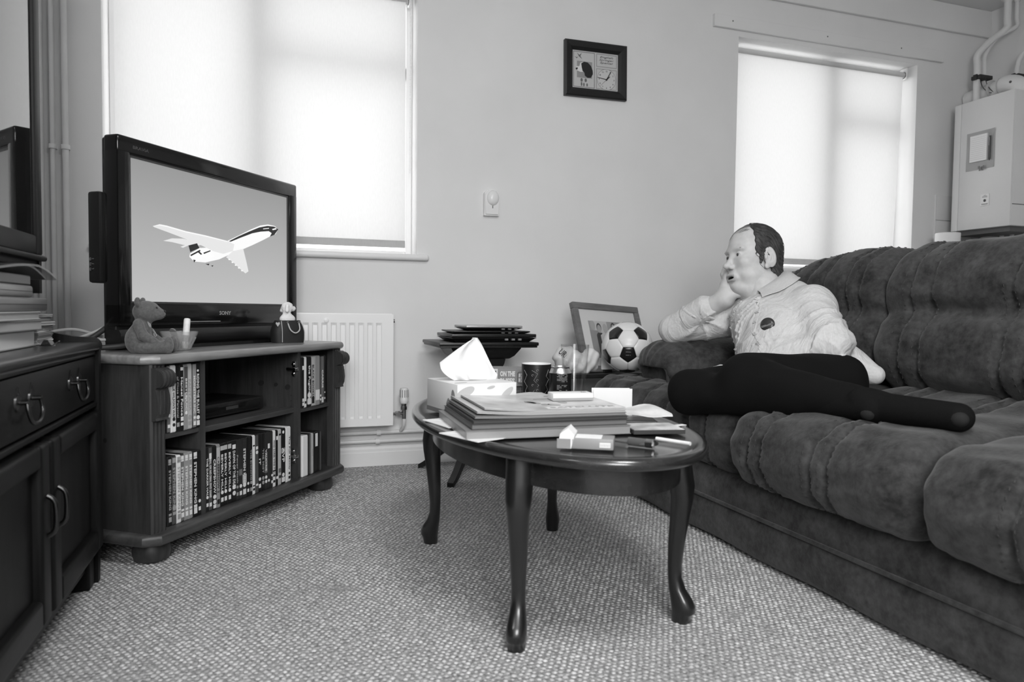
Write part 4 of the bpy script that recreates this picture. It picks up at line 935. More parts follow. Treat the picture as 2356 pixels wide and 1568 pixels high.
def dresser_clutter():
    zt = .628
    g = 'flat things piled on the dresser'
    # stack of CD cases and booklets
    x, y = -.66, 1.93; z = zt+.001
    rng = random.Random(5); names = ['booklet', 'cd_case']
    tones = ['w', 'l', 'm', 'w', 'c', 'l', 'g', 'l']; hs = []
    for k, s in enumerate(tones):
        h = rng.choice((.006, .009, .0105)); a = rng.uniform(-.12, .12)
        pos = 'lowest' if k == 0 else ('topmost' if k == len(tones)-1 else ORD[k]+' from bottom')
        t = thing('cd_case', '%s flat case, %s in the small stack on the dresser' % (SN[s], pos), 'CD case', M=T(x+.09+rng.uniform(-.006, .006), y+rng.uniform(-.006, .006), z) @ RZ(a), group='stack of small cases on the dresser')
        bm = new(); bx(bm, -.062, .062, -.066, .066, 0, h*.35, .001); bx(bm, -.062, .062, -.066, .066, h*.62, h, .001); obj('cover', bm, 'sleeve_'+s, t)
        bm = new(); bx(bm, -.058, .06, -.062, .063, h*.3, h*.68); obj('pages', bm, 'sleeve_l', t); z += h+.0003
    top = z
    # large books lying to the left of the stack
    defs = [('thick_book', 'sleeve_m', -.60, 1.72, .20, .30, .036, 'pale thick hardback, lowest of the pile at the frame edge'), ('magazine', 'sleeve_g', -.595, 1.725, .21, .29, .022, 'dog-eared magazine lying on the lowest hardback'), ('magazine', 'sleeve_l', -.60, 1.72, .22, .30, .018, 'pale curling magazine under the two grey boxes'), ('grey_box', 'sleeve_g', -.605, 1.755, .22, .36, .030, 'wide dark grey box file, lower of two on the dresser'), ('grey_box', 'sleeve_m', -.605, 1.70, .20, .34, .026, 'shorter mid grey box file, upper of two on the dresser')]
    z = zt+.001; z2 = z
    for nm, mt, bxx, byy, wx, wy, h, lab in defs:
        t = thing(nm, lab, 'box' if 'box' in nm else ('book' if 'book' in nm else 'magazine'), M=T(bxx, byy-.02, z2) @ RZ(rng.uniform(-.03, .03)), group=g)
        if 'box' in nm:
            bm = new(); bx(bm, -wx/2, wx/2, -wy/2, wy/2, 0, h, .006, 3); obj('shell', bm, mt, t, 40)
            bm = new(); bx(bm, wx/2-.001, wx/2+.0006, -wy/2+.01, wy/2-.01, h*.48, h*.52); obj('lid_seam', bm, 'ink_black', t)
        else:
            bm = new(); bx(bm, -wx/2, wx/2, -wy/2, wy/2, 0, .003, .001); bx(bm, -wx/2, wx/2, -wy/2, wy/2, h-.003, h, .001); obj('cover', bm, mt, t)
            bm = new(); bx(bm, -wx/2+.002, wx/2-.003, -wy/2+.003, wy/2-.003, .0028, h-.0028); obj('pages', bm, 'sleeve_w' if mt == 'sleeve_m' else 'sleeve_l', t)
        z2 += h+.0005
    # floppy magazine in a clear sleeve, drooping over the edge
    t = thing('sleeved_magazine', 'dark magazine in a clear plastic sleeve drooping over the pile', 'magazine', (-.60, 1.745, z2), group=g)
    def sheet(zo, x0, x1, ya, yb):
        bm = new(); rows = []
        for i in range(13):
            k = i/12; yy = ya+(yb-ya)*k
            rows.append([Vector((x0+(x1-x0)*j/8, yy, zo+.026+.02*math.sin(k*2.2)-.035*max(0, k-.62)**1.5*2.6)) for j in range(9)])
        V = quad_strip(bm, rows); r = bmesh.ops.extrude_face_region(bm, geom=bm.faces[:])
        for v in [q for q in r['geom'] if isinstance(q, bmesh.types.BMVert)]: v.co.z -= .005
        return bm
    obj('pages', sheet(0, -.10, .10, -.17, .17), 'sleeve_d', t, 60)
    obj('plastic_sleeve', sheet(.0015, -.104, .104, -.172, .25), thin_glass('clear_plastic', .82, 1., .12), t, 60)
    bm = new(); bx(bm, -.09, .09, -.16, .1, 0, .022, .003); obj('inner_magazine', bm, 'sleeve_c', t)
    # small clip
    c = thing('bulldog_clip', 'small shiny bulldog clip lying between the box files and cases', 'clip', (-.478, 1.84, zt+.001))
    bm = new(); prism(bm, [(-.012, 0), (.012, 0), (.004, .014), (-.004, .014)], -.015, .015, RX(PI/2)); obj('jaw', bm, 'black_gloss', c)
    for s in (-1, 1):
        bm = new(); tube(bm, [(s*.01, -.008, .002), (s*.022, -.004, .010), (s*.022, .004, .010), (s*.01, .008, .002)], .001, 5, 3); obj('wire_arm', bm, 'chrome', c)
dresser_clutter()
# ================================================================== coffee table and its clutter
wood('walnut_y', .012, .03, .22, 'Y', 10, coat=.5); wood('walnut_z', .006, .016, .28, 'Z', 10, coat=.4)
TZ = .435
def coffee_table():
    t = thing('coffee_table', 'dark oval coffee table with curved legs in the middle of the room', 'table', (.682, 1.785, 0), .04)
    a, b = .59, .325; n = 96
    prof = [(.0, TZ), (-.028, TZ), (-.024, TZ+.003), (-.012, TZ+.004), (-.004, TZ+.001), (0, TZ-.006), (0, TZ-.013), (-.005, TZ-.02), (-.015, TZ-.023), (-.03, TZ-.026)]
    bm = new(); rings = []
    for off, z in ([(-.05, TZ)]+prof[1:]+[(-.2, TZ-.026)]):
        rings.append([bm.verts.new(((b+off)*math.cos(2*PI*i/n), (a+off)*math.sin(2*PI*i/n), z)) for i in range(n)])
    ring_faces(bm, rings, True, True, True); obj('top', bm, 'walnut_y', t, 50)
    bm = new(); r1 = []; 
    for off, z in ((-.06, TZ-.026), (-.06, TZ-.082), (-.075, TZ-.085), (-.08, TZ-.026)):
        r1.append([bm.verts.new(((b+off)*math.cos(2*PI*i/n), (a+off)*math.sin(2*PI*i/n), z)) for i in range(n)])
    ring_faces(bm, r1, True, False, False); obj('apron', bm, 'walnut_y', t, 40)
    for sx in (-1, 1):
        for sy in (-1, 1):
            bm = new(); dx, dy = sx*.5, sy*.866
            # cabriole leg: (height, outward offset, half-width along, half-width across)
            sec = [(.41, -.012, .030, .030), (.36, -.006, .030, .030), (.32, .002, .029, .029), (.29, .004, .025, .025), (.24, -.002, .0215, .0215), (.18, -.008, .0185, .0185), (.13, -.011, .016, .016), (.10, -.010, .0155, .0155), (.075, -.004, .019, .018), (.055, .006, .025, .021), (.04, .012, .0285, .0225), (.026, .013, .0275, .0225), (.02, .010, .024, .021), (.012, .008, .0225, .0205), (0, .007, .021, .019)]
            rings = []
            cx, cy = sx*.2025, sy*.362
            for h, off, wa, wc in sec:
                rings.append([])
                for i in range(20):
                    q = 2*PI*i/20; u = wa*math.copysign(abs(math.cos(q))**.85, math.cos(q)); v = wc*math.copysign(abs(math.sin(q))**.85, math.sin(q))
                    rings[-1].append(bm.verts.new((cx+dx*(off+u)-dy*v, cy+dy*(off+u)+dx*v, h)))
            ring_faces(bm, rings); lg = obj('leg', bm, 'walnut_z', t, 60)
    return t
coffee_table()
mk('paper_cream', .72, .75); mk('glossy_page', .62, .3, nz=(14, .5)); mk('cover_dark', .05, .35); mk('cover_mid', .2, .35)
def leaf_mag(name, label, M, wx, wy, h, cover, curl=0., pages='sleeve_l', cat='magazine', group=None, art=None):
    t = thing(name, label, cat, M=M, group=group)
    def sheet(z, th, ins=0.):
        bm = new(); rows = []
        for i in range(7):
            y = -wy/2+ins+(wy-2*ins)*i/6
            rows.append([Vector((-wx/2+ins+(wx-2*ins)*j/14, y, z+curl*max(0, .35-j/14)**1.6*3)) for j in range(15)])
        quad_strip(bm, rows); r = bmesh.ops.extrude_face_region(bm, geom=bm.faces[:])
        for v in [q for q in r['geom'] if isinstance(q, bmesh.types.BMVert)]: v.co.z += th
        return bm
    obj('back_cover', sheet(0, .0012), cover, t)
    obj('pages', sheet(.0012, max(.001, h-.0024), .002), pages, t)
    c = obj('front_cover', sheet(h-.0012, .0012), art or cover, t)
    return t
def table_things():
    g = 'flat reading matter piled on the coffee table'
    rz = -.04
    z = TZ+.0045
    # pile, bottom to top: (name, label, cx, cy, wx, wy, h, cover, pages, curl)
    pile = [('photo_album', 'pale-edged large album, lowest of the pile on the coffee table', .595, 1.635, .39, .33, .020, 'cover_mid', 'sleeve_m', 0),
            ('hardback_book', 'dark hardback lying on the pale-edged album', .60, 1.64, .37, .32, .012, 'cover_dark', 'sleeve_g', 0),
            ('magazine', 'dark glossy magazine in the middle of the table pile', .605, 1.64, .37, .31, .007, 'cover_dark', 'sleeve_c', 0),
            ('magazine', 'grey magazine just under the top two magazines', .608, 1.645, .365, .30, .006, 'cover_mid', 'sleeve_m', .004),
            ('magazine', 'curling pale magazine, second from top of the table pile', .612, 1.648, .36, .295, .005, 'sleeve_l', 'sleeve_l', .012)]
    for nm, lab, cx, cy, wx, wy, h, cv, pg, cu_ in pile:
        leaf_mag(nm, lab, T(cx, cy, z) @ RZ(rz), wx, wy, h, cv, cu_, pg, 'book' if 'book' in nm or 'album' in nm else 'magazine', g); z += h+.0003
    # top magazine with printed cover
    M = T(.625, 1.655, z) @ RZ(rz); leaf_mag('magazine', 'topmost magazine with a pale busy cover on the table pile', M, .345, .285, .004, 'sleeve_l', .014, 'sleeve_l', 'magazine', g, art=mk('cover_art', .55, .35, nz=(9, .45)))
    top = bpy.data.objects.get('magazine.003') or None
    root = [o for o in COL.objects if o.name.startswith('magazine') and o.get('label', '').startswith('topmost')][0]
    rr = random.Random(9)
    blobs = [ell(rr.uniform(-.03, .15), rr.uniform(-.12, .12), rr.uniform(.008, .03), rr.uniform(.006, .02), 14, rr.uniform(0, 3)) for _ in range(9)]
    poly_print('cover_pictures', blobs, mk('cover_tint', .36, .35), root, T(0, 0, .0045))['kind'] = 'stuff'
    poly_print('cover_panel', [[(-.02, -.135), (.165, -.135), (.165, -.11), (-.02, -.11)]], MATS['sleeve_w'], root, T(0, 0, .0043))
    text('cover_line', 'TV & SATELLITE WEEK'[5:14], axes((.07, -.1225, .005), (1, 0, 0), (0, 1, 0), (0, 0, 1)), .16, .014, 'ink_grey', root, bold=.01)
    zt = z+.0056
    def small_box(name, lab, cat, M, s, mat, bev=.002, parts=None):
        t = thing(name, lab, cat, M=M); bm = new(); bx(bm, -s[0]/2, s[0]/2, -s[1]/2, s[1]/2, 0, s[2], bev, 2); obj('body', bm, mat, t, 40); return t
    # white carton lying on the magazine
    t = small_box('medicine_carton', 'flat white medicine carton lying on the top magazine', 'carton', T(.715, 1.66, zt) @ RZ(-.1), (.105, .05, .018), 'paper_white', .001)
    bm = new(); bx(bm, -.0525, .0525, -.0256, -.0249, .0, .007); obj('grey_flap', bm, 'ink_grey', t)  # grey strip along the lower front of the carton
    text('printed_mark', 'Rx', axes((.034, 0, .0183), (1, 0, 0), (0, 1, 0), (0, 0, 1)), .012, .012, 'ink_grey', t)
    # standing folded card
    t = thing('folded_card', 'blank white folded card standing upright on the table', 'card', M=T(.862, 1.715, TZ+.0045) @ RZ(-.28))
    bm = new(); bx(bm, -.052, .052, -.001, .001, .0, .075); obj('front_leaf', bm, 'paper_white', t)
    bm = new(); bx(bm, -.052, .052, -.001, .001, 0, .075, M=T(0, .0185, 0) @ RX(-.22) @ T(0, 0, 0)); obj('back_leaf', bm, 'paper_white', t)
    # crumpled leaflet
    t = thing('leaflet', 'crumpled white leaflet overhanging the right edge of the pile', 'leaflet', M=T(.865, 1.60, TZ+.022) @ RZ(-.35))
    bm = new(); rows = []
    for i in range(11):
        v = i/10; rows.append([])
        for j in range(15):
            u = j/14; zz = .026*math.sin(u*PI*.9)*(.6+.4*v)-.006*math.cos(u*9+v*3)*.8-.02*abs(v-.5)*(1-u)
            rows[-1].append(Vector((-.085+.17*u+.02*v*(u-.3), -.06+.12*v-.03*u*v, zz)))
    quad_strip(bm, rows); r = bmesh.ops.extrude_face_region(bm, geom=bm.faces[:])
    for v in [q for q in r['geom'] if isinstance(q, bmesh.types.BMVert)]: v.co.z += .0012
    obj('sheet', bm, mk('leaflet_print', .68, .6, nz=(18, .22)), t, 60)
    bm = new(); bx(bm, -.07, .05, -.05, .03, -.018, -.004, .003); obj('folded_underleaf', bm, 'cover_dark', t)
    # disc wallet on the table
    t = thing('disc_wallet', 'thin printed disc wallet lying at the right of the table', 'CD case', M=T(.853, 1.488, TZ+.0045) @ RZ(-.18))
    bm = new(); bx(bm, -.062, .062, -.052, .052, 0, .010, .001); obj('case', bm, 'cover_dark', t)
    bm = new(); bx(bm, -.06, .06, -.050, .050, .0098, .0106); obj('insert', bm, mk('insert_print', .6, .3, nz=(22, .5)), t)
    # white lighter strip beside the wallet
    t = thing('paper_slip', 'narrow white paper slip beside the disc wallet', 'paper', M=T(.945, 1.535, TZ+.0045) @ RZ(.25)); bm = new(); bx(bm, -.03, .03, -.008, .008, 0, .0015); obj('slip', bm, 'paper_white', t)
    bm = new(); bx(bm, -.03, -.022, -.008, .008, .0014, .0018); obj('printed_edge', bm, 'ink_grey', t)
    # cigarette packet with lid tipped open
    t = thing('cigarette_packet', 'grey and white cigarette packet with its lid open, near table edge', 'cigarette packet', M=T(.628, 1.335, TZ+.0045) @ RZ(-.52))
    pk = mk('packet_grey', .30, .4)
    bm = new(); bx(bm, -.043, .043, -.0275, .0275, 0, .022, .002); obj('pack_body', bm, pk, t, 40)
    bm = new(); bx(bm, -.036, .018, -.022, .022, .0216, .0226); obj('white_panel', bm, 'paper_white', t)
    bm = new(); bx(bm, .015, .037, -.0281, -.0272, .005, .015); obj('side_label', bm, 'paper_white', t)
    text('side_print', '|||||||', axes((.026, -.0282, .01), (1, 0, 0), (0, 0, 1), (0, -1, 0)), .018, .006, 'ink_grey', t)
    bm = new(); prism(bm, [(-.043, .0), (-.07, .004), (-.066, .03), (-.05, .042), (-.036, .028)], -.0275, .0275, axes((0, 0, 0), (1, 0, 0), (0, 0, 1), (0, -1, 0))); obj('lid', bm, 'paper_white', t)
    bm = new(); bx(bm, -.072, -.044, -.0285, -.0275, .0, .02); obj('lid_side', bm, pk, t)
    # cigarette
    t = thing('cigarette', 'single white cigarette lying on the dark table top', 'cigarette', M=T(.816, 1.334, TZ+.0085) @ RZ(-1.1))
    bm = new(); cyl(bm, (-.042, 0, 0), (.020, 0, 0), .0041, seg=16); obj('paper_tube', bm, mk('cig_white', .85, .7), t, 40)
    bm = new(); cyl(bm, (.020, 0, 0), (.042, 0, 0), .0042, seg=16); obj('filter', bm, mk('cig_filter', .75, .7), t, 40)
    # lighter and pen
    t = thing('lighter', 'translucent lighter with metal top lying by the packet', 'lighter', M=T(.742, 1.318, TZ+.0105) @ RZ(-.9))
    bm = new(); lathe(bm, [(.0085, -.04), (.009, -.038), (.009, .0)], 20, RY(PI/2) @ Matrix.Diagonal((1, .75, 1, 1))); obj('reservoir', bm, mk('lighter_body', .1, .15, coat=.5), t, 40)
    bm = new(); lathe(bm, [(.0092, 0), (.0092, .016)], 20, RY(PI/2)); obj('metal_hood', bm, 'chrome', t, 40)
    bm = new(); lathe(bm, [(.006, -.004), (.0065, -.003), (.0065, .003), (.006, .004)], 14, T(.02, 0, .003) @ RX(PI/2)); obj('spark_wheel', bm, 'chrome_worn', t, 40)
    t = thing('biro', 'thin dark biro lying between the packet and the lighter', 'pen', M=T(.715, 1.352, TZ+.008) @ RZ(-1.0))
    bm = new(); cyl(bm, (-.06, 0, 0), (.05, 0, 0), .0035, seg=8); obj('barrel', bm, mk('biro_grey', .12, .3), t); bm = new(); cyl(bm, (.05, 0, 0), (.062, 0, 0), .0035, .001, 8); obj('tip', bm, 'chrome_worn', t)
    # envelopes sticking out on the left under the tissue box
    for k, (x, y, a, lab) in enumerate(((.425, 1.72, .25, 'white envelope poking out under the tissue box'), (.43, 1.53, .4, 'white envelope poking out under the album corner'))):
        t = thing('envelope', lab, 'envelope', M=T(x, y, TZ+.0045-.0042*0) @ RZ(a), group='envelopes on the coffee table'); bm = new(); bx(bm, -.05, .05, -.07, .07, 0, .0016); obj('paper', bm, 'paper_white', t)
        bm = new(); prism(bm, [(-.05, .07), (0, .02), (.05, .07)], .0016, .002); obj('flap', bm, 'paper_white', t)
    # folded papers behind the tissue box
    for k in range(4):
        t = thing('folded_paper', '%s sheet of the folded papers behind the tissue box' % ('lowest', 'second lowest', 'second highest', 'highest')[k], 'paper', M=T(.665+.006*k, 1.985+.004*k, TZ+.0045+.0085*k) @ RZ(.1-.06*k), group='folded papers behind the tissue box')
        bm = new(); rows = [[Vector((-.09+.18*j/10, y, .0035*math.sin(j*.55+k)+.0035)) for j in range(11)] for y in (-.04, 0, .04)]
        quad_strip(bm, rows); r = bmesh.ops.extrude_face_region(bm, geom=bm.faces[:])
        for v in [q for q in r['geom'] if isinstance(q, bmesh.types.BMVert)]: v.co.z += .0013
        obj('upper_fold', bm, 'paper_cream', t, 60)
        bm = new(); rows = [[Vector((-.09+.178*j/10, y, .0035*math.sin(j*.55+k)+.0005)) for j in range(11)] for y in (-.04, 0, .04)]
        quad_strip(bm, rows); r = bmesh.ops.extrude_face_region(bm, geom=bm.faces[:])
        for v in [q for q in r['geom'] if isinstance(q, bmesh.types.BMVert)]: v.co.z += .0013
        obj('lower_fold', bm, 'paper_cream', t, 60)
    # tissue box with tissue
    t = thing('tissue_box', 'leaf-patterned white tissue box with a tissue pulled up', 'tissue box', M=T(.515, 1.885, TZ+.0065) @ RZ(.20))
    tb = mk('tissue_card', .80, .6)
    bm = new(); bx(bm, -.088, .088, -.098, .098, 0, .087, .002); obj('carton', bm, tb, t, 40)
    bm = new(); bx(bm, -.0885, .0885, -.0985, .0985, .0, .012); obj('base_band', bm, mk('band_grey', .2, .5), t)
    lf = mk('leaf_grey', .5, .6); ld = mk('leaf_dark', .28, .6)
    Ff = axes((0, -.0982, .046), (1, 0, 0), (0, 0, 1), (0, -1, 0)); Fl = axes((-.0882, 0, .046), (0, -1, 0), (0, 0, 1), (-1, 0, 0)); Ft = T(0, 0, .0871)
    for F, ls, mt in ((Ff, ((-.065, .02, .028, .012, .4), (.058, .012, .024, .009, .7), (.01, .03, .012, .004, .2), (-.02, -.02, .02, .006, .1)), lf), (Fl, ((.075, .0, .012, .026, .2), (.04, -.02, .009, .022, -.3), (.085, -.03, .008, .02, .1)), ld), (Ft, ((.05, .05, .025, .01, .6), (-.06, -.06, .02, .009, .2)), lf)):
        for e in ls: poly_print('leaf_print', [ell(e[0], e[1], e[2], e[3], 18, e[4])], mt, t, F)
    bm = new(); prism(bm, ell(0, 0, .05, .02, 24), .087, .0876); obj('slot', bm, 'leaf_dark', t)
    bm = new(); rows = []
    nu, nv = 24, 16
    for i in range(nv+1):
        v = i/nv; rows.append([])
        for j in range(nu+1):
            u = j/nu
            hw = .024+.062*math.sin(min(1, v/.55)*PI/2) if v < .55 else .086*(1-(v-.55)/.45)**.85+.004
            xx = (u-.5)*2*hw-.012*math.sin(v*PI)+.012*v; yy = .009*math.sin(u*13+v*2)*(1-v*.5)+.012*math.sin(u*5-v)*v
            zz = .075+.128*v-.03*abs(u-.5)*2*math.sin(v*PI)*(1 if u < .5 else 1.25)+(.02 if u < .5 else -.012)*math.sin(v*PI)*abs(u-.5)*2
            rows[-1].append(Vector((xx, yy, zz)))
    quad_strip(bm, rows); ti = mk('tissue', .88, .9)
    if True:
        b = ti.node_tree.nodes['Principled BSDF']; b.inputs['Subsurface Weight'].default_value = 0
    obj('tissue', bm, ti, t, 180)
    # mug
    t = thing('mug', 'tall black mug with scratched zigzag pattern', 'mug', M=T(.772, 2.06, TZ+.0045))
    bm = new(); lathe(bm, [(.001, 0), (.034, 0), (.037, .003), (.045, .06), (.0458, .114), (.0455, .1175)], 40, cap1=False); obj('mug_body', bm, mk('mug_black', .012, .35), t, 40)
    bm = new(); lathe(bm, [(.0455, .1175), (.0445, .119), (.043, .1175), (.042, .1), (.034, .006), (.001, .005)], 40, cap0=False); obj('white_inside', bm, mk('mug_white', .8, .3), t, 60)
    bm = new(); tube(bm, [(.043, .0, .095), (.068, .012, .092), (.078, .016, .065), (.068, .012, .038), (.04, 0, .03)], .006, 10, 6); obj('handle', bm, 'mug_black', t, 60)
    def on_mug(a, z): 
        r = .037+(.0458-.037)*min(1, z/.07)+.0004; return Vector((r*math.cos(a), r*math.sin(a), z))
    a0 = math.radians(-112); bm = new()
    for da, pts in ((0, ((-.28, .1), (.12, .09), (-.14, .07), (.2, .055), (-.2, .035), (.3, .02))), (.85, ((.1, .102), (-.12, .082), (.12, .072), (-.1, .055), (.15, .04), (-.12, .03), (.1, .015))), (-.8, ((-.1, .1), (.15, .085), (-.1, .065), (.15, .05), (-.1, .035), (.15, .02)))):
        tube(bm, [on_mug(a0+da+p, z) for p, z in pts], .0006, 5)
    for k in range(6):
        z = .1-.015*k; a = a0+(.1 if k % 2 == 0 else -.22); c = [on_mug(a+.07*math.cos(q), z+.003*math.sin(q)) for q in [i*PI/4 for i in range(7)]]; tube(bm, c, .0005, 5)
    o = obj('scratched_pattern', bm, mk('scratch_grey', .3, .6), t); o['kind'] = 'stuff'
    # drinks can
    t = thing('drinks_can', 'black soft drink can with small white print', 'can', M=T(.800, 1.935, TZ+.0045))
    bm = new(); lathe(bm, [(.024, 0), (.029, .004), (.033, .012), (.033, .1)], 40, cap1=False); obj('can_body', bm, mk('can_black', .012, .25), t, 40)
    al = mk('aluminium', .7, .28, 1.)
    bm = new(); lathe(bm, [(.033, .1), (.0275, .112), (.0265, .1155), (.0275, .118), (.0262, .119), (.0255, .115), (.001, .115)], 40, cap0=False); obj('can_lid', bm, al, t, 40)
    bm = new(); prism(bm, ell(.004, 0, .013, .007, 18), .115, .1165); obj('ring_pull', bm, al, t)
    bm = new(); rc = random.Random(4); ac = math.radians(-104)
    for k in range(26):
        z = .098-.0036*k
        if k in (7, 8): continue
        x = -.42
        while x < .5:
            w_ = rc.uniform(.05, .2)
            if rc.random() < .82 and not (9 < k < 18 and .0 < x < .42 and rc.random() < .75):
                e = min(.52, x+w_); pts = [Vector((.0333*math.cos(ac+q), .0333*math.sin(ac+q), z)) for q in (x, (x+e)/2, e)]
                tube(bm, pts, .00065, 4)
            x += w_+.03
    o = obj('small_print', bm, mk('can_print', .42, .6), t); o['kind'] = 'stuff'
    # pint glass
    t = thing('pint_glass', 'empty straight pint glass with embossed lettering', 'glass', M=T(.905, 2.07, TZ+.0045))
    bm = new(); lathe(bm, [(.001, .008), (.026, .009), (.0285, .014), (.0425, .172), (.0435, .176), (.0447, .176), (.0447, .170), (.031, .004), (.028, 0), (.001, .001)], 40, cap0=False, cap1=False); obj('glass', bm, 'thin_glassware', t, 40)
    txt = 'CARLSBERG'; ag = math.radians(-114)
    for k, ch in enumerate(txt):
        a = ag+(k-4)*.17; z = .118+.012*(1-((k-4)/4)**2); r = .0395
        F = axes((r*math.cos(a), r*math.sin(a), z), (-math.sin(a), math.cos(a), 0), (.07*math.cos(a), .07*math.sin(a), .99), (math.cos(a), math.sin(a), 0))
        text('embossed_letter', ch, F, .0055, .013, 'thin_glassware', t, thick=.0008)
    # ashtray
    t = thing('ashtray', 'low round glass ashtray behind the white carton', 'ashtray', M=T(.892, 1.872, TZ+.0045))
    bm = new(); n = 48; rings = []
    for r, z in ((.001, .008), (.036, .009), (.044, .032), (.047, .036), (.052, .036), (.054, .032), (.050, .004), (.046, 0), (.001, 0)):
        rings.append([bm.verts.new((r*math.cos(2*PI*i/n), r*math.sin(2*PI*i/n), z-(.009 if z > .03 and i % 12 in (0, 1, 11) else 0))) for i in range(n)])
    ring_faces(bm, rings, True, True, True); obj('glass', bm, 'thin_glassware', t, 40)
    bm = new(); prism(bm, ell(0, 0, .034, .034, 24), .0092, .0125); o = obj('ash', bm, mk('ash_grey', .25, .95, nz=(200, .6), bump=(300, 1., .004)), t)
    # box set and clear tray at the far end
    t = thing('plastic_tray', 'clear compartment box under the bus box set', 'box', M=T(.735, 2.245, TZ+.0045) @ RZ(-.06))
    pl = mk('smoked_plastic', .16, .25)
    bm = new(); bx(bm, -.105, .105, -.05, .05, 0, .034, .002); obj('tray', bm, pl, t, 40)
    for x in (-.07, -.035, 0, .035, .07):
        bm = new(); bx(bm, x-.0008, x+.0008, -.0508, -.0495, .004, .032); obj('rib', bm, 'ink_grey', t)
    bm = new(); bx(bm, -.105, .105, -.0508, -.0495, .018, .0192); obj('rib', bm, 'ink_grey', t)
    poly_print('round_badge', [ell(.088, .017, .011, .011, 20)], MATS['ink_grey'], t, axes((0, -.0502, 0), (1, 0, 0), (0, 0, 1), (0, -1, 0)))
    t = thing('box_set', 'grey ON THE BUSES box set lying behind the tissues', 'box set', M=T(.735, 2.243, TZ+.04) @ RZ(-.08) @ RY(.02))
    bm = new(); bx(bm, -.11, .11, -.06, .06, 0, .056, .001); obj('slipcase', bm, mk('slip_grey', .24, .5), t)
    F = axes((0, -.0602, .028), (1, 0, 0), (0, 0, 1), (0, -1, 0))
    text('title_line', 'ON THE', F @ T(-.012, .0125, 0), .05, .0175, mk('ink_cream', .66, .6), t, bold=.05)
    text('title_line', 'BUSES', F @ T(-.012, -.0105, 0), .049, .0175, 'ink_cream', t, bold=.05)
    # little bus drawing on its side
    bm = new()
    for p in stroke([(.022, -.015), (.022, .015), (.026, .018), (.06, .019), (.065, .015), (.065, -.015), (.06, -.019), (.026, -.018), (.022, -.015)], .0012): prism(bm, p, 0, .0005, F)
    obj('bus_outline', bm, 'ink_black', t)
    for (a, b, c, d) in ((.0255, .031, -.013, -.002), (.0255, .031, .002, .013), (.034, .040, -.014, -.009), (.034, .040, .009, .014), (.034, .040, -.006, .006), (.044, .050, -.013, -.003), (.044, .050, .003, .013), (.069, .074, -.008, .008)):
        poly_print('bus_window', [[(a, c), (b, c), (b, d), (a, d)]], MATS['ink_cream'], t, F)
    poly_print('driver_face', [ell(.0555, 0, .004, .006, 12)], MATS['ink_cream'], t, F); poly_print('bus_wheel', [[(.06, .014), (.066, .014), (.066, .02), (.06, .02)]], MATS['ink_black'], t, F); poly_print('bus_wheel', [[(.06, -.02), (.066, -.02), (.066, -.014), (.06, -.014)]], MATS['ink_black'], t, F)
    poly_print('side_strip', [[(-.11, -.028), (-.045, -.028), (-.045, .028), (-.11, .028)]], MATS['ink_cream'], t, F, .0003); poly_print('side_text', [[(-.062, -.018), (-.05, -.018), (-.05, .022), (-.062, .022)]], MATS['ink_black'], t, F, .0005)
table_things()

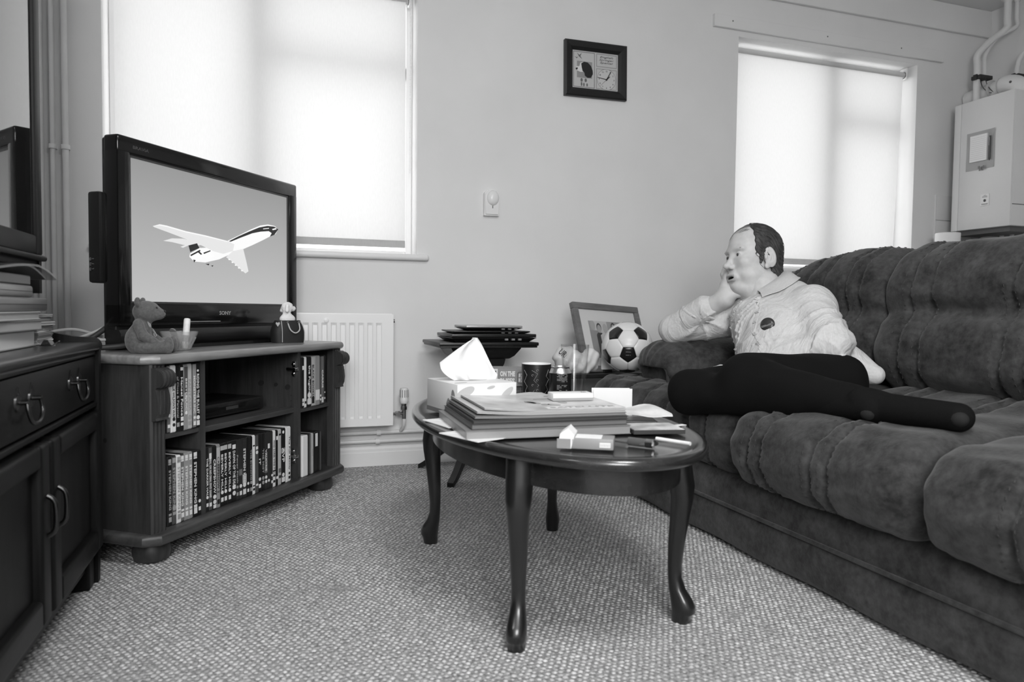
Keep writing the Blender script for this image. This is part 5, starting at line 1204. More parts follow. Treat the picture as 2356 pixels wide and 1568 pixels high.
# ------------------------------------------------------------------ pedestal side table with laptops
def side_table():
    t = thing('pedestal_table', 'small black pedestal table by the wall holding laptops', 'side table', (.86, 3.02, 0))
    bk = mk('ebonised', .012, .35, nz=(20, .4))
    bm = new(); bx(bm, -.212, .212, -.17, .17, .563, .571, .003, 2); bx(bm, -.217, .217, -.175, .175, .571, .586, .004, 2); obj('top', bm, bk, t, 40)
    # ogee tiers below the top
    bm = new(); rings = []
    for hw, hd, z in ((.155, .125, .563), (.152, .122, .555), (.13, .105, .525), (.112, .09, .512), (.098, .08, .51), (.094, .077, .49), (.082, .068, .46), (.06, .052, .44), (.045, .045, .43), (.04, .04, .40)):
        rings.append([bm.verts.new((hw*x, hd*y, z)) for x, y in ((-1, -1), (1, -1), (1, 1), (-1, 1))])
    ring_faces(bm, rings); obj('stepped_moulding', bm, bk, t, 30)
    bm = new(); lathe(bm, [(.04, .40), (.03, .38), (.035, .33), (.045, .27), (.04, .2), (.03, .17), (.045, .15), (.05, .13), (.045, .11)], 28); obj('column', bm, bk, t, 40)
    for k, a in enumerate((-2.25, -.8, 2.5, .75)):
        bm = new(); d = Vector((math.cos(a), math.sin(a), 0)); n = Vector((-math.sin(a), math.cos(a), 0)); rings = []
        for r, zc, hh in ((.02, .135, .04), (.08, .135, .03), (.14, .115, .022), (.19, .075, .02), (.23, .04, .016), (.265, .018, .012), (.285, .009, .009)):
            rings.append([bm.verts.new(d*r+n*w_+Vector((0, 0, max(.0, zc+h)))) for w_, h in ((-.014, -hh), (.014, -hh), (.014, hh), (-.014, hh))])
        ring_faces(bm, rings); obj('foot', bm, bk, t, 30)
    def laptop(lab, M, w, d, h, mat, edge=None, taper=.02):
        l = thing('laptop', lab, 'laptop', M=M, group='closed laptops stacked on the pedestal table')
        bm = new(); rings = []
        for ins, z in ((taper, 0), (.004, h*.45), (0, h*.5), (0, h*.55)):
            rings.append([bm.verts.new((x*(w/2-ins), y*(d/2-ins), z)) for x, y in ((-1, -1), (1, -1), (1, 1), (-1, 1))])
        ring_faces(bm, rings); obj('base', bm, mat, l)
        bm = new(); bx(bm, -w/2, w/2, -d/2, d/2, h*.6, h, .003, 2); obj('lid', bm, edge or mat, l, 40)
        for k in range(3):
            bm = new(); bx(bm, w*.12+.03*k, w*.12+.03*k+.014, -d/2-.0006, -d/2+.01, h*.22, h*.44); obj('port', bm, mk('port_grey', .25, .4), l)
        return l
    laptop('thick black laptop, lowest of the stack on the pedestal table', T(.885, 3.0, .586) @ RZ(.02), .375, .26, .034, mk('laptop_black', .014, .3), taper=.025)
    laptop('black laptop lid-side up in the middle of the stack', T(.885, 3.015, .6205) @ RZ(-.03), .34, .25, .012, 'laptop_black')
    laptop('slim silver-edged netbook on top of the laptop stack', T(.895, 3.0, .633) @ RZ(.05), .255, .18, .022, 'laptop_black', mk('laptop_silver', .5, .35, .4), .03)
side_table()

# ------------------------------------------------------------------ low table with frame, bag and ball
def corner_stuff():
    t = thing('low_table', 'low dark table squeezed between sofa arm and wall', 'table', (1.47, 3.06, 0))
    bm = new(); bx(bm, -.31, .33, -.2, .21, .425, .445, .004); obj('top', bm, 'ebonised', t)
    for x in (-.27, .29):
        for y in (-.16, .17):
            bm = new(); bx(bm, x-.018, x+.018, y-.018, y+.018, 0, .425); obj('leg', bm, 'ebonised', t)
    nh = Vector((.33, -.944, 0)); ex = Vector((.944, .33, 0)); le = .36
    ez = Vector((-nh.x*math.sin(le), -nh.y*math.sin(le), math.cos(le))); r = -.055
    ex2 = ex*math.cos(r)+ez*math.sin(r); ez2 = ez*math.cos(r)-ex*math.sin(r); nn = ez2.cross(ex2)  # points away from the room
    w_, h_ = .43, .335; TL = Vector((1.295, 3.02, .762)); O = TL-ez2*h_
    f = thing('picture_frame', 'wooden picture frame with a group photograph leaning on the wall', 'picture frame', M=axes(O, ex2, nn, ez2))
    wm = wood('frame_oak', .10, .2, .4, 'X', 20); b = .03
    for nm, q in (('rail', (0, w_, 0, b)), ('rail', (0, w_, h_-b, h_)), ('stile', (0, b, b, h_-b)), ('stile', (w_-b, w_, b, h_-b))):
        bm = new(); bx(bm, q[0], q[1], -.012, .014, q[2], q[3], .003, 2); obj('frame_'+nm, bm, wm, f, 40)
    bm = new(); bx(bm, b, w_-b, .0, .01, b, h_-b); obj('mount', bm, mk('mount_white', .75, .8), f)
    bm = new(); bx(bm, b, w_-b, -.004, -.0025, b, h_-b); obj('glazing', bm, thin_glass('frame_glass', .97, .5), f)
    px0, px1, pz0, pz1 = .085, w_-.09, .07, h_-.085
    bm = new(); bx(bm, px0, px1, -.001, .0005, pz0, pz1); ph = obj('photograph', bm, mk('photo_back', .36, .4), f)
    F = axes((px0, -.0012, pz0), (px1-px0, 0, 0), (0, 0, pz1-pz0), (0, -1, 0))
    poly_print('photo_pale_wall', [[(.1, .62), (.45, .62), (.45, 1), (.1, 1)]], mk('ph_w', .6, .5), ph, F)
    tone = {'s': mk('ph_skin', .42, .5), 'h': mk('ph_hair', .05, .5), 'k': mk('ph_black', .03, .5), 'g': mk('ph_grey', .3, .5), 'l': mk('ph_light', .58, .5)}
    people = [(.09, .86, .055, .12, 's', 'g', .30), (.235, .80, .055, .12, 'h', 'k', .16), (.385, .79, .05, .12, 's', 'l', .26), (.6, .83, .05, .12, 'h', 'k', .22), (.60, .58, .055, .12, 'h', 's', .14), (.73, .56, .045, .1, 'h', 'k', .1), (.83, .6, .045, .1, 's', 's', .1), (.95, .66, .05, .12, 'h', 'g', .1)]
    for k, (x, y, rx, ry, hair, top, sw) in enumerate(people):
        dz = .0004+.0004*k
        Fk = F @ T(0, 0, dz)
        x0, x1 = max(0, x-sw*.55), min(1, x+sw*.55)
        poly_print('printed_clothes', [[(x0, 0), (x1, 0), (x1, y-ry*1.5), (min(1, x+sw*.3), y-ry*1.0), (max(0, x-sw*.3), y-ry*1.0), (x0, y-ry*1.5)]], tone[top], ph, Fk, .0003)
        poly_print('printed_hair', [ell(x, y+.02, rx*1.08, ry*1.05, 18)], tone['h'] if hair == 'h' else tone['s'], ph, F @ T(0, 0, dz+.0001), .0003)
        poly_print('printed_face', [ell(x, y-.015, rx*.9, ry*.92, 18)], tone['s'], ph, F @ T(0, 0, dz+.0002), .0003)
    # small white card standing in front of the picture
    c = thing('place_card', 'small white card with dark foot in front of the group photograph', 'card', M=T(1.44, 2.93, .446) @ RZ(.1))
    bm = new(); bx(bm, -.03, .03, -.001, .001, 0.012, .13); obj('card', bm, 'paper_white', c)
    bm = new(); bx(bm, -.022, .022, -.012, .012, 0, .012, .002); obj('foot', bm, 'black_plastic', c)
    # white carrier bag, slumped
    def fb(P):
        d = elli(P, (0, 0, .04), (.10, .06, .055)); d = smin(d, elli(P, (-.05, 0, .075), (.055, .04, .045)), .03); d = smin(d, elli(P, (.06, -.01, .06), (.05, .04, .05)), .02)
        return d+.006*np.sin(P[:, 0]*60+P[:, 2]*40)*np.sin(P[:, 2]*55+P[:, 1]*30)+.003*np.sin(P[:, 0]*130-P[:, 2]*90)
    V, Q = nets(fb, (-.14, -.1, -.03), (.15, .1, .15), .005); V[:, 2] = np.maximum(V[:, 2], 0)
    g = thing('carrier_bag', 'slumped white plastic carrier bag with slanted lettering behind the pint glass', 'bag', (1.29, 2.935, .445))
    mesh_np('plastic', V, Q, mk('bag_plastic', .75, .4), g)
    text('lettering', 'URBAN', axes((-.062, -.041, .075), (.75, -.1, -.64), (.6, .1, .78), (-.1, -.98, .1)), .085, .03, 'ink_black', g, bold=.01, shear=.3)
corner_stuff()
def football():
    phi = (1+5**.5)/2
    vs = [Vector(p).normalized() for p in [(-1, phi, 0), (1, phi, 0), (-1, -phi, 0), (1, -phi, 0), (0, -1, phi), (0, 1, phi), (0, -1, -phi), (0, 1, -phi), (phi, 0, -1), (phi, 0, 1), (-phi, 0, -1), (-phi, 0, 1)]]
    el = min((vs[0]-v).length for v in vs[1:])
    nb = {i: [j for j in range(12) if i != j and (vs[i]-vs[j]).length < el*1.1] for i in range(12)}
    R = .111; C = Vector((1.468, 2.79, .566))
    # aim vertex 0's pentagon towards the room and slightly down, one corner pointing down
    view = (Vector((0, 0, .66))-C).normalized(); aim = (view+Vector((.05, .0, -.27))).normalized()
    q = vs[0].rotation_difference(aim); M3 = q.to_matrix()
    cor = M3 @ ((vs[0]*2+vs[nb[0][0]])/3); pr_ = (cor-aim*cor.dot(aim)).normalized(); dn = Vector((0, 0, -1)); dn = (dn-aim*dn.dot(aim)).normalized()
    ang = math.atan2(aim.dot(pr_.cross(dn)), pr_.dot(dn)); M3 = Matrix.Rotation(ang, 3, aim) @ M3
    t = thing('football', 'small black and white football resting on the sofa beside the arm', 'ball', C)
    def order(pts, c):
        n = c.normalized(); a = (pts[0]-n*pts[0].dot(n)).normalized(); b = n.cross(a); return sorted(pts, key=lambda p: math.atan2(p.dot(b), p.dot(a)))
    faces = []
    for i in range(12): faces.append(('p', order([(vs[i]*2+vs[j])/3 for j in nb[i]], vs[i])))
    for i in range(12):
        for j in nb[i]:
            for k in nb[i]:
                if i < j < k and k in nb[j]:
                    pts = []
                    for a, b in ((i, j), (j, k), (k, i)): pts += [(vs[a]*2+vs[b])/3, (vs[b]*2+vs[a])/3]
                    faces.append(('h', order(pts, vs[i]+vs[j]+vs[k])))
    for kind, pts in faces:
        c = sum(pts, Vector())/len(pts); bm = new(); n = len(pts); rows = []
        edge = []
        for a in range(n):
            for s in range(4): edge.append(pts[a].lerp(pts[(a+1) % n], s/4))
        for f_, rr in ((0., 1.), (.35, 1.), (.7, 1.), (.93, .998), (.985, .985), (.99, .95)):
            rows.append([(M3 @ (c.lerp(e, f_).normalized()))*R*rr for e in edge])
        ctr = bm.verts.new((M3 @ c.normalized())*R); V = [[bm.verts.new(p) for p in r] for r in rows[1:]]
        m_ = len(edge)
        for a in range(m_): bm.faces.new((ctr, V[0][a], V[0][(a+1) % m_]))
        ring_faces(bm, V, True, False, False)
        obj('panel', bm, mk('ball_black', .012, .22) if kind == 'p' else mk('ball_white', .78, .3), t, 50)
    bm = new(); bmesh.ops.create_icosphere(bm, subdivisions=3, radius=R*.965); obj('bladder', bm, mk('ball_seam', .2, .6), t, 180)
    n = aim; up = -dn; rt = up.cross(n)
    for k, (s, wd) in enumerate((('OFFICIAL', .022), ('SIZE 2', .02))):
        text('ball_print', s, axes(n*R*1.001+up*(.012-.014*k), rt, up, n), wd, .003, 'ink_grey', t)
football()

# ------------------------------------------------------------------ clock picture on the wall
def clock():
    W, H = .336, .27
    t = thing('wall_clock', 'black framed spaniel picture clock on the wall', 'clock', M=T(1.524, WY, 1.915) @ RY(-.012))
    blk = mk('frame_black', .012, .4)
    b = .044; iw, ih = W/2-b, H/2-b
    bm = new(); rings = []
    for dx, y in ((0, 0), (0, -.022), (.008, -.026), (.03, -.022), (b, -.012), (b, -.004)):
        rings.append([bm.verts.new((sx*(W/2-dx), y, sz*(H/2-dx))) for sx, sz in ((-1, -1), (1, -1), (1, 1), (-1, 1))])
    ring_faces(bm, rings, True, False, False); obj('frame', bm, blk, t)
    bm = new(); bx(bm, -iw-.002, iw+.002, -.008, -.002, -ih-.002, ih+.002); p = obj('printed_panel', bm, mk('clock_print', .55, .5), t)
    F = axes((-iw, -.0082, -ih), (1, 0, 0), (0, 0, 1), (0, -1, 0)); w_, h_ = 2*iw, 2*ih
    dk = mk('print_grey_dark', .14, .6); md = mk('print_grey', .3, .6); kk = mk('print_black', .015, .6); wh = mk('print_white', .75, .6)
    def border(x0, x1, z0, z1, wd, mat):
        poly_print('printed_border', [[(x0, z0), (x1, z0), (x1, z0+wd), (x0, z0+wd)], [(x0, z1-wd), (x1, z1-wd), (x1, z1), (x0, z1)], [(x0, z0+wd), (x0+wd, z0+wd), (x0+wd, z1-wd), (x0, z1-wd)], [(x1-wd, z0+wd), (x1, z0+wd), (x1, z1-wd), (x1-wd, z1-wd)]], mat, p, F)
    border(.005, .485*w_, .005, h_-.005, .0025, dk); border(.52*w_, w_-.006, .62*h_, h_-.005, .0035, md); border(.52*w_, w_-.006, .005, .575*h_, .003, md)
    # spaniel head
    def P(u, v): return (u*w_, v*h_)
    poly_print('print_square', [[P(.1, .28), P(.43, .28), P(.43, .72), P(.1, .72)]], md, p, F)
    F2 = F @ T(0, 0, .0005)
    poly_print('print_muzzle', [[P(.07, .52), P(.1, .46), P(.17, .43), P(.25, .44), P(.3, .5), P(.3, .66), P(.23, .7), P(.17, .68), P(.15, .58), P(.09, .57)]], wh, p, F2)
    F3 = F @ T(0, 0, .0009)
    poly_print('print_ear', [[P(.19, .66), P(.25, .71), P(.33, .7), P(.4, .62), P(.44, .5), P(.445, .4), P(.4, .3), P(.33, .29), P(.27, .34), P(.26, .42), P(.22, .46), P(.2, .56)]], kk, p, F3)
    poly_print('print_nose', [[P(.065, .52), P(.11, .545), P(.115, .5), P(.085, .47)]], kk, p, F3)
    poly_print('print_dogs', [ell(*P(.2, .22), .006, .009), ell(*P(.29, .22), .006, .009), ell(*P(.25, .1), .004, .009), ell(*P(.2, .11), .004, .01), ell(*P(.32, .1), .004, .008)], dk, p, F2)
    poly_print('print_duck', [[P(.1, .93), P(.15, .88), P(.2, .94), P(.17, .85), P(.21, .78), P(.14, .84)], [P(.05, .83), P(.09, .81), P(.13, .83), P(.09, .78)]], dk, p, F2)
    for k, s in enumerate(('English', 'Springer', 'Spaniel')): text('caption', s, F @ T(.745*w_, h_*(.885-.075*k), 0), .072 if k != 1 else .08, .0125, 'ink_black', p, shear=.35)
    cx, cz, r = .748*w_, .295*h_, .0515
    bm = new(); n = 56; a = [bm.verts.new(F @ Vector((cx+r*math.cos(2*PI*i/n), cz+r*math.sin(2*PI*i/n), .0008))) for i in range(n)]; b_ = [bm.verts.new(F @ Vector((cx+(r-.0012)*math.cos(2*PI*i/n), cz+(r-.0012)*math.sin(2*PI*i/n), .0008))) for i in range(n)]
    ring_faces(bm, [a, b_], True, False, False); obj('dial_ring', bm, kk, p)
    poly_print('dial_face', [ell(cx, cz, r, r, 48)], mk('dial_pale', .6, .5), p, F, .0006)
    for k in range(1, 13):
        an = PI/2-k*PI/6; text('numeral', str(k), F @ T(cx+.041*math.cos(an), cz+.041*math.sin(an), .0007), .008 if k > 9 else .0045, .0075, 'ink_black', p, bold=.01)
    F4 = F @ T(0, 0, .002)
    def hand(nm, ang, L, w0, back=0.):
        d = Vector((math.cos(ang), math.sin(ang))); q = Vector((-d.y, d.x)); c = Vector((cx, cz))
        o = [c-d*back-q*w0/2, c+d*L-q*w0*.35, c+d*L+q*w0*.35, c-d*back+q*w0/2]; bm = new(); prism(bm, [tuple(v) for v in o], 0, .0008, F4); obj(nm, bm, kk, t)
    hand('minute_hand', math.radians(60), .047, .005, .006); hand('hour_hand', math.radians(172), .05, .0035, .004); hand('alarm_hand', math.radians(43), .024, .005); hand('second_hand', math.radians(224), .048, .0012)
    bm = new(); lathe(bm, [(.004, 0), (.004, .003), (.002, .004)], 16, F4 @ T(cx, cz, 0)); obj('hub', bm, kk, t)
clock()
# power lead and plug on the carpet under the tables
c = thing('floor_cable', 'thin black cable trailing on the carpet to the sofa', 'cable'); bm = new(); tube(bm, [(1.06, 2.66, .006), (1.16, 2.655, .006), (1.26, 2.68, .006), (1.36, 2.72, .006), (1.5, 2.74, .006)], .003, 8, 6); obj('lead', bm, 'black_rubber', c, 60)
c = thing('loose_plug', 'black plug lying on the carpet beside the sofa base', 'plug', (1.30, 2.82, .004)); bm = new(); bx(bm, -.022, .014, -.016, .016, 0, .022, .006, 3); obj('plug_body', bm, 'black_rubber', c, 40); bm = new(); tube(bm, [(.012, 0, .012), (.06, .01, .008), (.14, .03, .004)], .003, 8, 5); obj('lead', bm, 'black_rubber', c, 60)
# ================================================================== sofa
def fabric():
    M = mk('sofa_velour', .055, .85, spec=.25, sheen=.18, bump=(140, .35, .003)); nt = M.node_tree; b = nt.nodes['Principled BSDF']; L = nt.links.new
    b.inputs['Sheen Roughness'].default_value = .45
    tc = nt.nodes.new('ShaderNodeTexCoord'); n = nt.nodes.new('ShaderNodeTexNoise'); n.inputs['Scale'].default_value = 9; n.inputs['Detail'].default_value = 6; n.inputs['Roughness'].default_value = .7
    n2 = nt.nodes.new('ShaderNodeTexNoise'); n2.inputs['Scale'].default_value = 60; n2.inputs['Detail'].default_value = 3
    L(tc.outputs['Object'], n.inputs['Vector']); L(tc.outputs['Object'], n2.inputs['Vector'])
    mx = nt.nodes.new('ShaderNodeMath'); mx.operation = 'MULTIPLY_ADD'; mx.inputs[1].default_value = .4; L(n2.outputs['Fac'], mx.inputs[0]); L(n.outputs['Fac'], mx.inputs[2])
    r = nt.nodes.new('ShaderNodeValToRGB'); r.color_ramp.elements[0].position = .5; r.color_ramp.elements[1].position = .9
    r.color_ramp.elements[0].color = (.016, .016, .016, 1); r.color_ramp.elements[1].color = (.075, .075, .075, 1)
    L(mx.outputs[0], r.inputs['Fac']); L(r.outputs['Color'], b.inputs['Base Color'])
    return M
SF = fabric(); ST = mk('sofa_thread', .05, .8)
def closed_spline(pts, n=6):
    P = [np.array(p, float) for p in pts]; N = len(P); out = []
    for i in range(N):
        p0, p1, p2, p3 = P[i-1], P[i], P[(i+1) % N], P[(i+2) % N]
        for k in range(n):
            t = k/n; out.append(.5*(2*p1+(p2-p0)*t+(2*p0-5*p1+4*p2-p3)*t*t+(3*p1-p0-3*p2+p3)*t**3))
    return np.array(out)
def cushion(name, prof, y0, y1, seams, parent, rend=.07, wob=.004, seed=0, sub=7, endk=.42, shape=None):
    C = closed_spline(prof, sub); c = C.mean(0); m = len(C)
    tn = np.roll(C, -1, 0)-np.roll(C, 1, 0); nr = np.stack([tn[:, 1], -tn[:, 0]], 1); nr /= np.linalg.norm(nr, axis=1)[:, None]
    if ((C-c)*nr).sum() < 0: nr = -nr
    ny = int((y1-y0)/.008)+1; ys = np.linspace(y0, y1, ny)
    V = np.zeros((ny, m, 3)); rs = np.random.default_rng(seed); ph = rs.uniform(0, 6, 8)
    for i, y in enumerate(ys):
        e = min(1, min(y-y0, y1-y)/rend); s = 1-(1-math.sqrt(max(0, 1-(1-e)**2)))*endk
        off = np.zeros(m)
        for sy, dp, wd in seams: off -= dp*math.exp(-((y-sy)/wd)**2)
        # soft puckers that run into the seams, and general lumpiness
        near = max([math.exp(-((y-sy)/(.035))**2) for sy, _, _ in seams] or [0])
        k = np.arange(m)/m*2*np.pi
        off += wob*(.5*np.sin(k*7+ph[0]+y*9)+.5*np.sin(k*12+ph[1]-y*17)+.4*np.sin(y*40+ph[2]+k*3))
        off += .0022*near*np.sin(k*46+ph[3]+2*np.sin(y*30))
        p = C+nr*off[:, None]
        if shape: p = shape(p, y)
        p = c+(p-c)*s
        V[i, :, 0] = p[:, 0]; V[i, :, 1] = y; V[i, :, 2] = p[:, 1]
    idx = np.arange(ny*m).reshape(ny, m); a = idx[:-1]; b = np.roll(idx, -1, 1)[:-1]; cc = np.roll(idx, -1, 1)[1:]; d = idx[1:]
    Q = np.stack([a, b, cc, d], -1).reshape(-1, 4)
    Vv = V.reshape(-1, 3); c0 = len(Vv); Vv = np.vstack([Vv, [[c[0], y0-.004, c[1]], [c[0], y1+.004, c[1]]]])
    tri = []
    for j in range(m): tri.append([idx[0, (j+1) % m], idx[0, j], c0, c0]); tri.append([idx[-1, j], idx[-1, (j+1) % m], c0+1, c0+1])
    me = bpy.data.meshes.new(name); F = Q.tolist()+[t[:3] for t in tri]; me.from_pydata(Vv.tolist(), [], F)
    o = obj(name, me, SF, parent, 180)
    # twin rows of stitching along each seam, as little raised threads
    bm = new()
    for sy, dp, wd in seams:
        i = int(round((sy-y0)/(y1-y0)*(ny-1)))
        for di in (-2, 2):
            q = V[min(max(i+di, 0), ny-1)]
            for j in range(0, m-1, 2):
                pa = Vector(q[j]); pb = Vector(q[j].copy()*.35+q[j+1]*.65); 
                if (pb-pa).length < 1e-4: continue
                n3 = Vector((nr[j][0], 0, nr[j][1]))*.0012
                tube(bm, [pa+n3, pb+n3], .0011, 4)
    if seams:
        s_ = obj('stitching', bm, ST, o); s_['kind'] = 'stuff'
    else: bm.free()
    return o
def sofa():
    t = thing('sofa', 'long dark velour sofa with channel-stitched cushions', 'sofa', (0, 0, 0))
    seat = [(1.98, .49), (1.75, .475), (1.55, .468), (1.42, .462), (1.33, .448), (1.275, .415), (1.246, .36), (1.248, .30), (1.275, .25), (1.33, .222), (1.42, .215), (1.7, .22), (1.98, .25)]
    def ch(y0, y1): return [(y0+(y1-y0)*f, .013, .011) for f in (.16, .25, .55, .645)]
    cushion('seat_cushion', seat, .50, 1.135, ch(.50, 1.135), t, .075, seed=1)
    cushion('seat_cushion', seat, 1.125, 1.785, [(1.665, .014, .011), (1.61, .014, .011), (1.42, .014, .011), (1.365, .014, .011)], t, .085, seed=2)
    far = [(1.98, .475), (1.75, .455), (1.55, .448), (1.44, .452), (1.37, .445), (1.325, .42), (1.30, .375), (1.30, .31), (1.32, .25), (1.37, .215), (1.45, .205), (1.7, .21), (1.98, .25)]
    cushion('seat_cushion', far, 1.77, 2.865, [(1.95, .014, .012), (2.04, .012, .011), (2.2, .016, .013), (2.36, .012, .011), (2.52, .016, .013), (2.68, .013, .012)], t, .12, seed=3)
    back = [(1.90, .49), (1.845, .545), (1.84, .62), (1.865, .69), (1.905, .735), (1.885, .79), (1.905, .865), (1.965, .93), (2.05, .957), (2.15, .94), (2.21, .87), (2.235, .65), (2.235, .42), (2.1, .38), (1.98, .42)]
    cushion('back_cushion', back, .52, 1.20, ch(.52, 1.2), t, .07, seed=4)
    cushion('back_cushion', back, 1.185, 1.845, [(1.73, .013, .012), (1.655, .013, .012), (1.40, .013, .012), (1.33, .013, .012)], t, .07, seed=5)
    def slope(p, y):
        q = p.copy(); k = max(0, (y-2.05)/.45); q[:, 1] -= .09*k**1.6*np.clip((p[:, 1]-.5)/.45, 0, 1); return q
    cushion('back_cushion', back, 1.835, 2.52, [(1.94, .012, .011), (2.0, .012, .011), (2.11, .012, .011), (2.2, .011, .011), (2.3, .011, .011), (2.41, .011, .011)], t, .12, seed=6, shape=slope)
    # lower base with skirt
    def fbase(P):
        a = rbox(P, (1.80, 1.28, .135), (.475, 1.20, .10), .05); b = rbox(P, (1.80, 1.27, .07), (.485, 1.205, .068), .035)
        d = smin(a, b, .012); d = d+.003*np.sin(P[:, 1]*14)*np.sin(P[:, 2]*30+1)
        return smax(d, -(P[:, 2]-.004), .004)
    V, Q = nets(fbase, (1.28, .0, -.01), (2.32, 2.53, .26), .014); mesh_np('base', V, Q, SF, t)
    bm = new(); tube(bm, [(2.2, 2.492, .135), (1.42, 2.492, .132), (1.345, 2.47, .132), (1.318, 2.40, .132), (1.314, 2.2, .133), (1.314, 1.0, .135), (1.314, .12, .135)], .006, 8, 6); obj('base_piping', bm, SF, t, 60)
    def farm(P, y=2.50):
        q = P.copy(); q[:, 1] -= y
        d = rbox(q, (1.86, 0, .33), (.34, .135, .26), .06)
        s = q.copy(); s[:, 1] *= .62; roll = cap(s, (1.55, 0, .515), (2.15, 0, .535), .098, .098)
        d = smin(d, roll, .03)
        ang = np.arctan2(q[:, 1], q[:, 2]-.45); d = d+.0035*np.sin(ang*16)*np.exp(-((q[:, 0]-1.47)/.05)**2)
        d = d-.004*np.sin(q[:, 0]*24)*.3
        d = d+.006*np.exp(-((q[:, 0]-1.60)/.006)**2)
        d = smax(d, -rbox(q, (1.44, -.02, .45), (.07, .085, .055), .025), .012)
        return d
    V, Q = nets(farm, (1.4, 2.28, .06), (2.3, 2.72, .66), .009); V[:, 0] -= .055; a = mesh_np('arm', V, Q, SF, t)
    bm = new(); tube(bm, [(x-.055, y, z) for x, y, z in ((1.498, 2.40, .40), (1.492, 2.40, .48), (1.49, 2.42, .505), (1.49, 2.48, .513), (1.49, 2.54, .505), (1.492, 2.56, .48), (1.498, 2.56, .40))], .006, 8, 6); obj('arm_piping', bm, SF, a, 60)
    V2 = V.copy(); V2[:, 1] -= 2.18
    mesh_np('arm', V2, Q, SF, t)
    def fb2(P): return rbox(P, (2.24, 1.30, .42), (.05, 1.2, .40), .04)
    V, Q = nets(fb2, (2.15, .05, -.01), (2.32, 2.55, .86), .02); mesh_np('back_frame', V, Q, SF, t)
sofa()
# ================================================================== the seated man
HO = np.array([1.70, 2.245, .925], np.float32)
_ex = np.array([-.995, .074, .06]); _ex /= np.linalg.norm(_ex)
_ez = np.array([.06, .13, .99]); _ez = _ez-_ex*(_ez@_ex); _ez /= np.linalg.norm(_ez)
HR = np.stack([_ex, np.cross(_ez, _ex), _ez], 1).astype(np.float32)     # columns: forward, left, up of the head
def h2w(p): return HO+HR@np.asarray(p, np.float32)
def cranium(q): return elli(q, (-.006, 0, .036), (.101, .079, .089))
def head_sdf(q):
    m = q.copy(); m[:, 1] = np.abs(m[:, 1])
    d = cranium(q)
    d = smin(d, elli(q, (.037, 0, -.026), (.057, .063, .088)), .03)
    d = smin(d, elli(q, (.020, 0, -.072), (.062, .065, .046)), .028)
    d = smin(d, elli(m, (.034, .038, -.076), (.034, .027, .034)), .02)
    d = smin(d, elli(q, (.070, 0, -.110), (.022, .026, .016)), .018)
    d = smin(d, elli(q, (.026, 0, -.124), (.052, .052, .03)), .025)
    d = smin(d, cap(q, (-.022, 0, -.08), (-.05, 0, -.24), .066, .074), .03)
    d = smin(d, elli(m, (.080, .028, .0205), (.014, .03, .010)), .014)
    d = smin(d, elli(m, (.062, .046, -.028), (.025, .02, .02)), .022)
    d = smin(d, elli(q, (.085, 0, -.080), (.017, .031, .02)), .016)
    d = smax(d, -elli(m, (.104, .034, .001), (.018, .021, .0115)), .013)
    lid = elli(m, (.0772, .0335, -.001), (.0148, .0165, .0138)); lid = smax(lid, -elli(m, (.094, .0335, -.0015), (.012, .0145, .0055)), .002)
    d = smin(d, lid, .003)
    bag = cap(m, (.088, .024, -.0145), (.080, .046, -.0145), .0035, .003); d = smin(d, bag, .006)
    d = smin(d, cap(q, (.084, 0, .008), (.108, 0, -.036), .0075, .0098), .010)
    d = smin(d, elli(q, (.1125, 0, -.0405), (.0130, .0120, .0112)), .007)
    d = smin(d, elli(m, (.100, .0125, -.0445), (.0108, .0078, .0088)), .005)
    d = smax(d, -elli(m, (.106, .0078, -.0590), (.005, .0034, .004)), .003)
    d = smin(d, elli(q, (.0970, 0, -.0745), (.0078, .0245, .0052)), .005)
    d = smin(d, elli(q, (.0935, 0, -.0925), (.0088, .0215, .0062)), .005)
    d = smax(d, -elli(q, (.106, 0, -.0838), (.026, .0215, .0054)), .003)
    d = smax(d, -elli(q, (.100, 0, -.1030), (.008, .018, .004)), .007)
    d = smax(d, -cap(m, (.101, .0225, -.043), (.082, .042, -.090), .0012, .0028), .009)
    R = rotm(('Y', .22), ('Z', -.35))
    ear = elli(m, (-.014, .082, -.010), (.0215, .0088, .0385), R)
    ear = smax(ear, -elli(m, (-.0095, .0915, -.005), (.0130, .0095, .0250), R), .003)
    ear = smin(ear, cap(m, (-.0185, .0855, .010), (-.0115, .0845, -.022), .0032), .0035)
    ear = smin(ear, elli(m, (.0035, .0815, -.012), (.005, .005, .008)), .004)
    ear = smin(ear, elli(m, (-.003, .0800, -.043), (.0095, .0065, .011)), .007)
    return smin(d, ear, .005)
def hair_sdf(q):
    x, y, z = q[:, 0], q[:, 1], q[:, 2]
    d = smin(cranium(q), cap(q, (-.03, 0, -.03), (-.052, 0, -.13), .068, .066), .03)-.0062
    d = d+.0013*np.sin((z-.75*x)*330+3.5*np.sin(x*75)+2*np.sin(z*60))+.0015*np.sin(x*70+z*50)
    ay = np.abs(y)
    front = .040-.10*np.maximum(z-.07, 0)-.55*np.maximum(.02-ay, 0)*0
    A = np.maximum(-(z+.004), x-front+.0015*np.sin(z*230)); B = np.maximum(np.maximum(x+.030, -(z+.078)), z-.02); C = np.maximum(np.abs(x-.015)-.013+.25*np.maximum(-z, 0), -(z+.034))
    return smax(d, np.minimum(np.minimum(A, B), C), .004)
